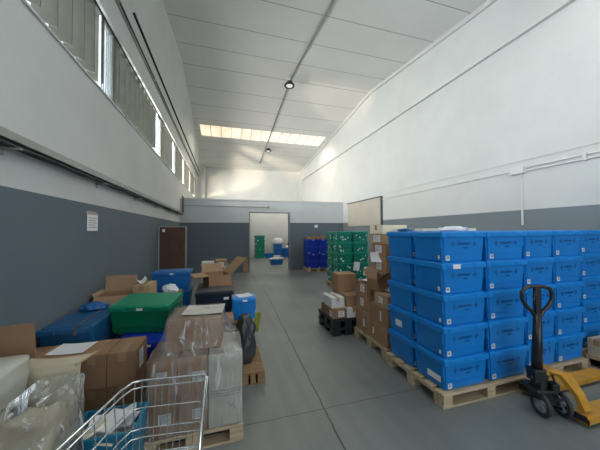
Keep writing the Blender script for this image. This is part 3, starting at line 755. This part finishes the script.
# ---- green tote stack
pallet(2.93, 6.42, .98, .86, 'pine pallet under the green tote stack')
GG = 'green lidded totes in the speckled stack'
gh = .29
for k in range(2):
    for r in range(2):
        for j in range(5):
            w_ = (.45, .47)[k]
            tote((2.95+(.225 if k == 0 else .70), 6.44+.20+r*.405, .132+j*gh), 'green lidded tote with stickers, %s tier, %s column, %s row of the green stack' % (ordn[j], ('left', 'right')[k], ('front', 'rear')[r]),
                 w=w_, d=.40, h=gh, mb=M_green, ml=M_greenL, mk=False, stick='rand', group=GG,
                 side=[(random.uniform(-.12, .12), random.uniform(.05, .2), .035, .035) for _ in range(4)] if k == 0 else None)
for nm, x, y, z, lb in (('a', 3.50, 6.43, .62, 'white paper stuck to the front of the right column of green totes'), ('b', 3.80, 6.42, .47, 'second white paper lower on the right green totes by the cartons')):
    bm = bmesh.new(); box(bm, -.09, .09, -.004, 0, -.12, .12); o = link('paper_sheet', done(bm, 'paper', M_paper)); o.location = (x, y-.002, z); o.rotation_euler = (0, .15, 0); tag(o, lb, 'paper')

# ---- royal blue stack by the partition
pallet(3.12, 9.56, .86, .74, 'wooden pallet under the royal blue stack by the partition', m=M_wood)
for k in range(2):
    for j in range(4):
        tote((3.14+.205+k*.42, 9.60+.30, .132+j*.285), 'royal blue tote, %s tier, %s column of the stack against the partition' % (('bottom', 'second', 'third', 'top')[j], ('left', 'right')[k]),
             w=.41, d=.60, h=.285, mb=M_dblue, ml=M_dblue, mk=False, stick='tag' if j % 2 else 'std', group='royal blue totes by the partition')
for k, (x, h_, y) in enumerate(((3.22, .09, 9.7), (3.42, .13, 9.85), (3.62, .10, 9.7), (3.83, .12, 9.85))):
    carton(x-.09, x+.09, y-.12, y+.12, 1.273, 1.273+h_, '%s small brown carton on top of the royal blue stack' % ('leftmost', 'second from left', 'third from left', 'rightmost')[k], M_kraft2, None, 'y', 'small cartons on the royal blue stack')

# ---- through the doorway
GT = 'dark green totes beyond the doorway'
for j in range(5):
    tote((2.05, 15.7, j*.27), 'dark green tote, %s of the stack seen through the doorway' % ordn[j], w=.60, d=.42, h=.27, mb=M_green, ml=M_green, mk=False, stick='rim' if j == 3 else 'tag' if j % 2 else None, group=GT)
for j, (x, y, z, lb) in enumerate(((3.20, 15.9, 0, 'mid blue tote on the floor at the centre of the far heap'), (3.22, 15.9, .27, 'mid blue tote second up in the far heap'), (3.20, 15.9, .54, 'mid blue tote under the white bag in the far heap'), (2.62, 15.6, 0, 'mid blue tote at the left end of the far heap'), (3.76, 15.8, 0, 'mid blue tote at the right end of the far heap'), (3.76, 15.8, .27, 'mid blue tote stacked on the right end of the far heap'))):
    tote((x, y, z), lb, w=.52, d=.42, h=.27, mb=M_mblue, ml=M_mblue, mk=False, stick=None, group='mid blue totes beyond the doorway')
crumple('white_sack', (3.22, 15.9, .815), .34, .26, .24, M_bagwhite, 'round white sack on top of the blue heap beyond the doorway', 'sack', 5, .15)
crumple('white_bag', (3.78, 15.78, .545), .16, .14, .10, M_bagwhite, 'small white bag on the right of the far blue heap', 'bag', 9, .2)
carton(3.95, 4.25, 16.0, 16.4, 0, .85, 'brown carton standing behind the right of the far blue heap', M_kraft2, None, 'x', None)
tote((2.42, 12.35, 0), 'single blue tote with white contents on the floor just beyond the doorway', w=.60, d=.40, h=.26, mb=M_mblue, ml=M_mblue, mk=False, stick='tag', lid=True)
crumple('white_paper_heap', (2.42, 12.33, .262), .33, .17, .06, M_bagwhite, 'heap of white wrapping on the blue tote just beyond the doorway', 'wrapping', 12, .25)
carton(2.28, 2.60, 12.25, 12.45, .345, .43, 'small flat white carton on the wrapping beyond the doorway', M_wbox, None, 'x', None)
bm = bmesh.new(); box(bm, -.09, .09, 0, .012, 0, .62, .002); o = link('cardboard_sheet', done(bm, 'sheet', M_kraft)); o.location = (.80, YP-.14, 0.002); o.rotation_euler = (-.18, 0, 0)
tag(o, 'narrow brown cardboard sheet leaning on the partition left of the doorway', 'cardboard')

# ================================================================== pallet jack
t = thing('pallet_jack', 'yellow and black hand pallet jack parked before the blue totes', 'pallet jack', (2.70, 1.62, 0))
def pj(name, bm, m, smooth=False, parent=t): return part(name, bm, m, parent, smooth)
# local coords: pump at origin, forks toward +X; the steered head is turned by ST
ST = math.radians(72)
def rot_bm(bm, a=ST): bmesh.ops.rotate(bm, verts=bm.verts, cent=(0, 0, 0), matrix=Matrix.Rotation(a, 3, 'Z')); return bm
def ps(name, bm, m, smooth=False, parent=t): return part(name, rot_bm(bm), m, parent, smooth)
bm = bmesh.new()
hx = -.005
loop = [(-.020, .82), (-.045, .87), (-.10, .925), (-.128, .98), (-.13, 1.035), (-.11, 1.075), (-.06, 1.092), (.06, 1.092), (.11, 1.075), (.13, 1.035), (.128, .98), (.10, .925), (.045, .87), (.020, .82)]
tube(bm, [(hx, x, z) for x, z in loop], .017, 10, True); hl = ps('handle_loop', bm, M_blkmet, True)
bm = bmesh.new(); box(bm, hx-.018, hx+.018, -.024, .024, .84, 1.085, .006); ps('centre_grip', bm, M_blkmet, False, hl)
bm = bmesh.new(); tube(bm, [(hx-.01, .02, 1.06), (hx-.03, .05, .99), (hx-.03, .06, .94)], .006, 6); ps('control_lever', bm, M_blkmet, True, hl)
bm = bmesh.new(); tube(bm, [(-.005, .02, .33), (-.005, .01, .58), (-.005, 0, .85)], [.042, .038, .030], 14); ps('tiller_shaft', bm, M_blkmet, True)
bm = bmesh.new(); box(bm, -.055, .045, -.035, .075, .27, .38, .012); cyl(bm, (-.015, -.055, .31), (-.015, .095, .31), .022, 14); ps('tiller_pivot', bm, M_blkmet)
bm = bmesh.new(); cyl(bm, (0, 0, .14), (0, 0, .30), .062, 20); cyl(bm, (0, 0, .14), (0, 0, .20), .085, 20); cyl(bm, (.02, 0, .28), (.02, 0, .34), .03, 14); pj('hydraulic_pump', bm, M_blkmet)
bm = bmesh.new(); box(bm, -.09, .09, -.09, .09, .19, .225, .01); box(bm, -.09, -.02, -.10, -.04, .22, .28, .008); ps('pump_base', bm, M_blkmet)
bm = bmesh.new(); tube(bm, [(-.05, -.07, .34), (-.02, -.12, .26), (.03, -.1, .18)], .008, 6); ps('hose', bm, M_black, True)
WC = Matrix.Translation((-.06, -.045, 0))
def pw_(name, bm, m, smooth=False, parent=t):
    bmesh.ops.transform(bm, matrix=WC, verts=bm.verts); return ps(name, bm, m, smooth, parent)
for sy in (-1, 1):
    bm = bmesh.new(); yy = sy*.085
    tube(bm, [(math.cos(k*PI/14)*.082, yy, .101+math.sin(k*PI/14)*.082) for k in range(28)], .019, 8, True)
    w_ = pw_('steering_wheel', bm, M_tyre, True)
    bm = bmesh.new(); cyl(bm, (0, yy-.02, .101), (0, yy+.02, .101), .024, 14)
    tube(bm, [(math.cos(k*PI/14)*.062, yy, .101+math.sin(k*PI/14)*.062) for k in range(28)], .008, 6, True)
    for k in range(5): a = k*2*PI/5+.3; tube(bm, [(0, yy, .101), (math.cos(a)*.060, yy, .101+math.sin(a)*.060)], .009, 6)
    pw_('hub', bm, M_rim, False, w_)
bm = bmesh.new(); cyl(bm, (0, -.064, .101), (0, .064, .101), .014, 12); box(bm, -.02, .02, -.03, .03, .101, .19); pw_('axle', bm, M_blkmet)
# yoke: crossbar over the pump, arms bending down to each fork
bm = bmesh.new(); box(bm, -.0, .14, -.065, .065, .335, .375, .014); pj('yoke_head', bm, M_yellow)
def arm(sy):
    bm = bmesh.new()
    k_ = 1 if sy < 0 else .62
    prof = [Vector((.06, sy*.03, .355)), Vector((.12, sy*.10*k_, .345)), Vector((.175, sy*.17*k_, .20)), Vector((.20, sy*.20*k_, .085))]
    wd = [.05, .055, .045, .045]
    rings = []
    for p, w in zip(prof, wd):
        rings.append([bm.verts.new(p+Vector(q)) for q in ((-w, 0, .0), (w, 0, .0), (w, sy*.028, .022), (-w, sy*.028, .022))])
    for A, B in zip(rings, rings[1:]):
        for k in range(4): bm.faces.new((A[k], A[(k+1) % 4], B[(k+1) % 4], B[k]))
    bm.faces.new(rings[0]); bm.faces.new(rings[-1][::-1])
    return bm
for sy in (-1, 1): pj('yoke_arm', arm(sy), M_yellow)
for sy in (-1, 1):
    bm = bmesh.new(); y0, y1 = (-.265, -.125) if sy < 0 else (.105, .238)
    box(bm, .12, 1.22, y0, y1, .066, .078, .003); box(bm, .12, 1.22, y0, y0+.008, .03, .07); box(bm, .12, 1.22, y1-.008, y1, .03, .07)
    box(bm, .12, .132, y0, y1, .025, .07)
    f = pj('fork', bm, M_yellow)
    for k in range(2):
        bm = bmesh.new(); cyl(bm, (1.04+k*.07, y0+.03, .032), (1.04+k*.07, y1-.03, .032), .031, 16); part('load_roller', bm, M_rubber, f)
bm = bmesh.new(); box(bm, .105, .12, -.26, .235, .045, .095, .004); pj('cross_plate', bm, M_blkmet)
bm = bmesh.new(); quad_plate(bm, (.15, -.1935, .165), (.185, -.1945, .165), (.165, -.179, .235), (.135, -.178, .235), .0012); o = pj('decal', bm, M_paper)
bm = bmesh.new(); tube(bm, [(-.08, -.05, .2), (-.11, -.06, .20), (-.13, -.06, .19)], .01, 8); box(bm, -.16, -.11, -.085, -.035, .185, .195); ps('release_pedal', bm, M_blkmet)
t.rotation_euler = (0, 0, 0)
t.location = (2.67, 1.635, 0)

# pale carton on a pallet at the right edge
pallet(4.14, 1.86, .46, .18, 'short wooden pallet under the pale carton at the right edge', nboards=2, h=.12)
carton(4.15, 4.58, 1.87, 2.03, .121, .31, 'pale beige carton on a short pallet at the right edge of the aisle', M_beige, None, 'x', None)

# ================================================================== left pile
# brown cartons on a pallet
pallet(-1.50, 2.30, .84, .40, 'old wooden pallet under the brown cartons by the left wall', m=M_woodold, nboards=4)
GC = 'brown cartons stacked near the shopping trolley'
for j in range(2):
    z0 = .132+j*.262; nm = ('bottom', 'top')[j]
    carton(-.875, -.675, 2.38+.012*(1-j), 2.69, z0, z0+.26-.006*(1-j), 'brown carton, %s one at the right end below the royal blue tote' % nm, M_kraft2, [('R', -.02, .15, .10, .14)] if j else None, 'y', GC)
    carton(-1.08, -.879, 2.38+.012*(1-j), 2.69, z0, z0+.26-.006*(1-j), 'brown carton, %s one in the middle below the royal blue tote' % nm, M_kraft2, None, 'y', GC)
    carton(-1.48, -1.084, 2.32, 2.69, z0, z0+.26, 'brown carton, %s one at the wall with white papers above' % nm, M_kraft2, None, 'x', GC)
loose_paper(-1.17, 2.54, .664, .26, .20, -.12, 'white papers lying on the brown cartons by the left wall', curl=.006)
t = thing('loose_cardboard', 'loose folded brown cardboard lying over the top of the brown cartons', 'cardboard', (-1.13, 2.50, .656))
bm = bmesh.new(); quad_plate(bm, (-.28, -.12, 0), (.13, -.14, 0), (.18, .16, .0), (-.20, .16, .0), .004); part('sheet', bm, M_kraft, t)

# dusty blue totes along the wall
pallet(-1.53, 2.73, .52, .70, 'old wooden pallet under the dusty blue totes by the left wall', m=M_woodold)
GB = 'dusty blue totes against the left wall'
for j in range(2):
    tote((-1.32, 3.08, .132+j*.322), 'dusty blue tote against the left wall, %s' % ('lower one', 'upper one with a strap across its lid')[j], w=.40, d=.70, h=.32, mb=M_lidblue, ml=M_lidblue, mk=False, stick=None, group=GB)
bm = bmesh.new(); box(bm, -.012, .012, -.360, .355, 0, .003); box(bm, -.012, .012, -.360, -.357, -.07, .003); o = link('strap', done(bm, 'strap', M_rubber)); o.location = (-1.24, 3.08, .7785); o.rotation_euler = (0, 0, 0)
tag(o, 'dark strap lying across the lid of the dusty blue tote', 'strap')
crumple('blue_sheeting', (-1.34, 3.32, .777), .13, .10, .045, M_bagblue, 'crumpled blue plastic sheeting on the dusty blue tote by the wall', 'sheeting', 21, .3)

# royal blue totes and the green tote on them
GR = 'royal blue totes under the green tote'
for j in range(2):
    tote((-.70, 3.05, j*.285), 'royal blue tote, %s, under the green tote' % ('on the floor', 'upper')[j], w=.56, d=.60, h=.284, mb=M_dblue, ml=M_dblue, mk=False, stick='tag' if j else None, group=GR)
gt = tote((-.79, 3.19, .571), 'leaf green tote with a half-raised lid on the royal blue tote', w=.59, d=.40, h=.28, mb=M_green2, ml=M_green2L, mk=False, stick='tag', rotz=-.22)
for ch in gt.children:
    if ch.name.startswith('lid'):
        a = .13; piv = Vector((0, -.20, .23)); ch.rotation_euler = (a, 0, 0)
        ch.location = piv-Matrix.Rotation(a, 3, 'X')@piv
# support cartons behind, open carton and its neighbours
pallet(-1.52, 3.52, .74, .66, 'old wooden pallet under the open carton by the left wall', m=M_woodold)
carton(-1.50, -1.10, 3.56, 4.12, .132, .70, 'plain brown carton under the open carton by the left wall', M_kraft2, None, 'x', None)
carton(-1.095, -.80, 3.56, 4.12, .132, .72, 'plain brown carton under the small light one, behind the green tote', M_kraft2, None, 'x', None)
open_carton(-1.30, 3.80, .702, .36, .30, .13, 'open brown carton with one flap down against the left wall', {'F': (.12, 2.6), 'B': (.20, .15), 'L': (.04, .5)}, M_kraft, .0)
carton(-1.09, -.90, 3.70, 4.02, .722, .93, 'small light brown carton right of the open carton', M_kraft3, [('L', 0, .1, .06, .05)], 'y', None, -.04)
loose_paper(-1.04, 3.84, .935, .12, .10, .5, 'crumpled white paper on the small light carton', curl=.06)
carton(-.785, -.56, 3.66, 3.98, 0, .80, 'tall brown carton hidden behind the green tote under plastic wrapping', M_kraft2, None, 'x', None)
crumple('clear_wrap', (-.68, 3.78, .802), .09, .08, .07, M_bagwhite, 'scrap of clear wrapping sticking up behind the green tote lid', 'wrapping', 31, .3)

# tall mid blue totes
for j in range(3):
    tote((-.83, 4.86, j*.316), 'mid blue tote, %s of the stack behind the green tote' % ('bottom', 'middle', 'top')[j], w=.58, d=.42, h=.315, mb=M_mblue, ml=M_mblue, mk=(j == 2), stick='tag' if j == 2 else None, group='mid blue totes behind the green tote')

# navy totes with the big open carton behind
pallet(-.46, 3.86, .68, 1.06, 'old wooden pallet under the navy totes', m=M_woodold)
for j in range(2):
    tote((-.13, 4.08, .132+j*.31), 'dark navy tote, %s, under the big open carton' % ('lower', 'upper')[j], w=.52, d=.40, h=.309, mb=M_navy, ml=M_navy, mk=False, stick=None, group='dark navy totes')
bm = bmesh.new(); box(bm, -.035, .035, -.003, 0, -.018, .018); o = link('label', done(bm, 'label', M_tag)); o.parent = [x for x in C.objects if x.get('label', '').startswith('dark navy tote, upper')][0]; o.location = (.16, -.187, .2)
carton(-.42, .16, 4.34, 4.90, .132, .70, 'brown carton standing behind the navy totes', M_kraft2, None, 'x', None)
open_carton(-.12, 4.64, .702, .36, .46, .19, 'big open brown carton with wide flaps above the navy totes', {'R': (.36, .80), 'L': (.22, 1.60), 'B': (.2, .9)}, M_kraft, .28)
# odd boxes at the back
carton(-.52, -.24, 6.7, 7.0, 0, .86, 'pale carton standing left behind the big open carton', M_wbox, None, 'x', None)
carton(-.20, .06, 6.7, 7.0, 0, .90, 'white-labelled brown carton standing behind the big open carton', M_kraft, [('F', 0, .78, .12, .12)], 'x', None)

# small blue tote on the right with papers
pallet(.0, 3.44, .36, .42, 'small old pallet under the small bright blue tote', m=M_woodold, nboards=4)
carton(.06, .34, 3.50, 3.84, .132, .42, 'low brown carton under the small bright blue tote', M_kraft2, None, 'x', None)
tote((.26, 3.68, .421), 'small bright blue tote with papers, at the aisle edge', w=.31, d=.28, h=.29, mk=False, stick='tag', lid=True, name='small_tote')
loose_paper(.26, 3.68, .713, .20, .18, .3, 'white papers on top of the small bright blue tote', curl=.006)
bm = sheet(lambda u, v: (.0+.07*u+.04*v, -.02+.05*math.sin(u*3), .22+.25*v+.02*math.sin(v*9)), 8, 12, .01)
o = link('hi_vis_cloth', done(bm, 'cloth', M_yg, True)); o.location = (.375, 3.62, .0); tag(o, 'yellow-green cloth hanging beside the small bright blue tote', 'cloth')

# black bag pallet
pallet(.165, 2.76, .25, .62, 'old brown wooden pallet sticking into the aisle under the black bags', m=M_woodold)
carton(-.08, .10, 2.80, 3.16, .0, .66, 'brown carton between the wrapped cartons and the black bag', M_kraft2, None, 'x', None)
crumple('bin_bag', (.235, 3.10, .131), .12, .17, .33, M_bagblk, 'glossy black plastic bag bunched on the old pallet in the aisle', 'bag', 51, .25)

# wrapped pallet in front
pallet(-.56, 2.06, .70, .62, 'pine pallet under the film-wrapped cartons', m=M_wood)
GW = 'cartons wrapped in clear film'
W1 = .132
for k, (x0, x1) in enumerate(((-.53, -.33), (-.325, -.12))):
    for j in range(2):
        carton(x0, x1, 2.09, 2.44, W1+j*.272, W1+j*.272+.27, 'film-wrapped brown carton, %s tier, %s, facing the trolley' % (('lower', 'upper')[j], ('left', 'right')[k]), M_kraft, [('F', .02 if k == 0 else .04, .12, .085, .075)] if (j == 0 or k == 1) else [('F', 0, .16, .07, .05)], 'x', GW)
carton(-.42, -.02, 2.20, 2.60, .676, .91, 'film-wrapped brown carton on top of the wrapped pallet', M_kraft, None, 'x', GW, -.03)
wc = carton(-.112, .135, 2.08, 2.50, W1, .672, 'off-white wrapped carton at the aisle side of the wrapped pallet', M_whitewrap, None, 'y', None, 0, M_whitewrap, 'wrapped_carton', 'carton')
bm = bmesh.new()
for k in range(3):
    tube(bm, [(-.115, -.212, .27-.02*k), (.01, -.2135, .262-.02*k), (.115, -.212, .27-.02*k)], .0022, 5)
tube(bm, [(.02, -.212, .17), (.035, -.213, .13), (.055, -.213, .16), (.065, -.212, .12)], .004, 5)
part('grey_print', bm, M_ink, wc)
bm = loft([(.12, -.545, .142, 2.068, 2.51), (.3, -.55, .145, 2.06, 2.52), (.5, -.55, .145, 2.06, 2.53), (.66, -.54, .14, 2.066, 2.56), (.70, -.50, .11, 2.10, 2.60), (.80, -.455, .02, 2.165, 2.64), (.90, -.436, -.0, 2.182, 2.625), (.918, -.43, -.006, 2.19, 2.62)], 18, .008, 9, 11, True, False, 5, 7)
tag(link('stretch_film', done(bm, 'film', M_film, True)), 'clear stretch film wound around the cartons on the front left pallet', 'film')
loose_paper(-.16, 2.40, .925, .32, .26, -.1, 'crumpled white sheet on top of the film-wrapped cartons', M_whitewrap, .006)

# teal-blue open crate with papers
def open_tote(cx, cy, z0, w, d, h, m, label, rz=0):
    t = thing('open_crate', label, 'crate', (cx, cy, z0), rz)
    bm = bmesh.new(); th = .008
    for (a, b_) in (((-1, -1), (1, -1)), ((1, -1), (1, 1)), ((1, 1), (-1, 1)), ((-1, 1), (-1, -1))):
        p0 = Vector((a[0]*w*.44, a[1]*d*.44, 0)); p1 = Vector((b_[0]*w*.44, b_[1]*d*.44, 0)); q0 = Vector((a[0]*w*.49, a[1]*d*.49, h)); q1 = Vector((b_[0]*w*.49, b_[1]*d*.49, h))
        quad_plate(bm, p0, p1, q1, q0, -th)
    box(bm, -w*.44, w*.44, -d*.44, d*.44, 0, th); part('body', bm, m, t)
    bm = bmesh.new()
    box(bm, -w*.52, w*.52, -d*.52, -d*.48, h-.03, h, .004); box(bm, -w*.52, w*.52, d*.48, d*.52, h-.03, h, .004); box(bm, -w*.52, -w*.48, -d*.48, d*.48, h-.03, h, .004); box(bm, w*.48, w*.52, -d*.48, d*.48, h-.03, h, .004)
    part('rim', bm, m, t); return t
open_tote(-.685, 1.905, .03, .355, .28, .40, M_cyan, 'teal blue open crate of papers behind the trolley', -.0)
bm = bmesh.new(); box(bm, -.145, .145, -.105, .105, 0, .27, .01); o = link('paper_bundle', done(bm, 'bundle', M_wbox)); o.location = (-.685, 1.905, .041); tag(o, 'bundled white papers filling the teal crate underneath the loose packets', 'papers')
pk = ['flat white envelope at the bottom of the heap in the teal crate', 'white envelope at the right of the heap in the teal crate', 'cream envelope nearest the trolley in the teal crate', 'white booklet propped at the back of the teal crate',
      'tilted white packet in the middle of the teal crate', 'cream packet at the left of the teal crate', 'white booklet standing up highest in the teal crate', 'white card on top of the heap in the teal crate']
for k in range(8):
    w_, d_ = random.uniform(.10, .16), random.uniform(.13, .19)
    x, y = -.68+(-.06, .06, .0, .04, -.04, -.08, .06, .02)[k], 1.90+(0, .04, -.05, .06, .02, -.02, .05, -.02)[k]
    bm = bmesh.new(); box(bm, -w_/2, w_/2, -d_/2, d_/2, 0, .012, .001); o = link('paper_packet', done(bm, 'packet', M_cream if k in (2, 5) else M_paper)); o.location = (x, y, .335+k*.015); o.rotation_euler = (random.uniform(-.35, .35), random.uniform(-.4, .4), random.uniform(-.5, .5)+(k % 2)*1.2)
    tag(o, pk[k], 'paper packet', 'paper packets in the teal crate')
carton(-.86, -.51, 1.78, 2.03, 0, .029, 'flat brown carton under the teal blue crate', M_kraft2, None, 'x', None)

# foreground sack and boards at the left edge
bm = loft([(0, -1.51, -1.12, 1.10, 1.90), (.3, -1.52, -1.08, 1.08, 1.91), (.50, -1.52, -1.05, 1.08, 1.92), (.66, -1.51, -1.10, 1.08, 1.93), (.80, -1.51, -1.06, 1.12, 1.93), (.885, -1.50, -1.065, 1.16, 1.93)], 18, .016, 4.5, 7, True, True, 6, 5)
tag(link('white_sack', done(bm, 'sack', M_sackw, True)), 'large off-white woven sack at the left edge of the picture', 'sack')
t = thing('upright_cardboard', 'upright brown cardboard panel standing behind the off-white sack', 'cardboard', (-1.28, 2.14, 0))
bm = bmesh.new(); quad_plate(bm, (-.24, .0, .0), (.15, .0, .0), (.06, .04, 1.0), (-.24, .04, .985), .006); part('panel', bm, M_kraft, t)
def roll(u, v):
    x = -1.20+.315*u; y = 2.02-.04*math.sin(u*PI); z = .04+.735*v
    w = noise.noise(Vector((u*3, v*4, 1)))*.010
    return Vector((x+w, y-.04*(1-v)+w, z-.01*u))
t = thing('kraft_board', 'pale beige kraft board bent upright in clear film beside the white sack', 'board', (0, 0, 0))
part('board', sheet(roll, 14, 14, .006), M_beige, t, True)
def topf(u, v): return Vector((-1.20+.315*u+.03*v*u, 2.02-.04*math.sin(u*PI)+.10*v, .776-.01*u+.012*v))
part('top_fold', sheet(topf, 8, 3, .006), M_beige, t)
bm = bmesh.new(); tube(bm, [topf(1, -.4)+Vector((.0, 0, .004)), topf(1, .4)+Vector((.01, 0, .004)), topf(1, 1)+Vector((.012, 0, .006))], .006, 6); part('edge_fold', bm, M_kraft3, t)
bm = loft([(.0, -1.02, -.74, 1.18, 1.66), (.25, -1.02, -.74, 1.20, 1.68), (.42, -1.02, -.745, 1.26, 1.70), (.58, -1.015, -.755, 1.44, 1.72), (.68, -1.0, -.775, 1.58, 1.735)], 20, .028, 9, 17, True, True, 6, 3)
tag(link('kraft_sack', done(bm, 'sack', mat('pale_kraft_paper', (.36, .32, .22), .75, noise_amt=.12, scale=4, bump=.3, bscale=10), True)), 'crumpled pale kraft paper sack in front of the bent board', 'sack')
bm = loft([(.0, -1.03, -.725, 1.15, 1.70), (.25, -1.03, -.725, 1.17, 1.72), (.42, -1.03, -.73, 1.23, 1.74), (.55, -1.03, -.735, 1.36, 1.76), (.66, -1.03, -.75, 1.46, 1.80), (.75, -1.03, -.80, 1.58, 1.90)], 20, .010, 9, 27, False, False, 6, 4)
tag(link('stretch_film', done(bm, 'film', M_film, True)), 'clear crinkled film around the kraft sack and bent board at lower left', 'film')

# ================================================================== shopping trolleys
def trolley(loc, rotz, label, Lr=.80, z1=.90, zb=.60):
    """front (narrow) end at local y=0, handle toward -Y"""
    t = thing('shopping_trolley', label, 'shopping trolley', loc, rotz, 'wire shopping trolleys')
    def half(y, z):   # half width at depth y (0..-Lr) and height z
        f = (z-zb)/(z1-zb); return .150+.02*f+.11*(-y/Lr)
    def fy(z): return -.05*(1-(z-zb)/(z1-zb))
    def ring(z, r, name, r_c=.035):
        bm = bmesh.new(); y0 = fy(z); a = half(y0, z); b = half(-Lr, z)
        pts = [(-b, -Lr, z), (-a-.01, y0-r_c*2, z), (-a+.012, y0-.012, z), (-a+r_c*1.4, y0, z), (a-r_c, y0, z), (a-.006, y0-.008, z), (a, y0-r_c, z), (b, -Lr, z)]
        tube(bm, pts, r, 8); return part(name, bm, M_chrome, t, True)
    ring(z1, .0052, 'top_rail'); ring(z1-.028, .0038, 'basket_wire')
    for z in (z1-.115, z1-.20, z1-.235): ring(z, .0032, 'basket_wire')
    ring(zb, .005, 'bottom_rail')
    # upright wires
    for k in range(11):
        bm = bmesh.new(); f = -.9+1.8*k/10
        tube(bm, [(f*half(fy(zb), zb), fy(zb), zb), (f*half(0, z1), fy(z1), z1)], .0022, 6); part('upright_wire', bm, M_chrome, t)
    for sx_ in (-1, 1):
        for k in range(14):
            y = -.06-k*(Lr-.08)/13
            bm = bmesh.new(); tube(bm, [(sx_*half(y, zb), y, zb), (sx_*half(y, z1), y, z1)], .0022, 6); part('upright_wire', bm, M_chrome, t)
    for k in range(12):
        y = -.06-k*(Lr-.08)/11; bm = bmesh.new(); tube(bm, [(-half(y, zb), y, zb), (half(y, zb), y, zb)], .0025, 6); part('floor_wire', bm, M_chrome, t)
    for k in range(7):
        f = -.9+1.8*k/6; bm = bmesh.new(); tube(bm, [(f*half(fy(zb), zb), fy(zb), zb), (f*half(-Lr, zb), -Lr, zb)], .0025, 6); part('floor_wire', bm, M_chrome, t)
    # corner posts of the nose, the chassis, castors and handle
    bm = bmesh.new(); a = half(0, z1); tube(bm, [(a+.002, -.015, z1), (half(0, zb)+.002, -.06, zb)], .009, 8); part('corner_post', bm, M_chrome, t, True)
    for sx_ in (-1, 1):
        bm = bmesh.new(); tube(bm, [(sx_*.14, -.02, .12), (sx_*.25, -Lr+.05, .16), (sx_*.27, -Lr-.02, .30), (sx_*.24, -Lr+.10, zb-.01)], .011, 8); part('chassis_tube', bm, M_chrome, t, True)
        for yy, xx in ((-.04, .14), (-Lr+.05, .25)):
            bm = bmesh.new(); tube(bm, [(sx_*xx+math.cos(k*PI/8)*0, yy+math.cos(k*PI/8)*.045, .062+math.sin(k*PI/8)*.045) for k in range(16)], .017, 6, True); cyl(bm, (sx_*xx-.012, yy, .062), (sx_*xx+.012, yy, .062), .035, 14)
            w_ = part('castor', bm, M_rubber, t, True)
            bm = bmesh.new(); box(bm, sx_*xx-.02, sx_*xx+.02, yy-.012, yy+.012, .10, .13); part('fork', bm, M_chrome, w_)
        bm = bmesh.new(); tube(bm, [(sx_*.14, -.03, .13), (sx_*.13, -.06, .3), (sx_*.14, -.10, zb)], .009, 8); part('support_tube', bm, M_chrome, t, True)
        bm = bmesh.new(); tube(bm, [(sx_*half(-Lr, z1), -Lr, z1-.3), (sx_*half(-Lr, z1), -Lr, z1), (sx_*half(-Lr, z1), -Lr-.08, z1+.08)], .008, 8); part('handle_post', bm, M_chrome, t, True)
    bm = bmesh.new(); cyl(bm, (-half(-Lr, z1), -Lr-.08, z1+.08), (half(-Lr, z1), -Lr-.08, z1+.08), .014, 12); part('handle', bm, M_lidblue, t)
    return t
trolley((-.250, 1.385, 0), -.12, 'wire shopping trolley in the foreground, filling the bottom left')
trolley((-.45, 6.1, 0), PI/2, 'wire shopping trolley parked by the left wall beside the brown door', Lr=.60, z1=.84)
# ================================================================== brown door leaning
t = thing('wooden_door', 'red-brown door panel leaning upright near the left wall', 'door', (-1.22, 7.0, 0)); t.rotation_euler = (-.04, 0, 0.05)
bm = bmesh.new(); box(bm, -.29, .29, -.02, .02, 0, 1.72, .003); part('leaf', bm, M_door, t)
bm = bmesh.new(); box(bm, -.315, -.29, -.025, .025, 0, 1.74); box(bm, .29, .315, -.025, .025, 0, 1.74); box(bm, -.29, .29, -.025, .025, 1.72, 1.74); part('edge_strip', bm, M_alu, t)
bm = bmesh.new(); box(bm, -.23, -.17, -.022, -.02, 1.60, 1.67); part('sticker', bm, M_paper, t)
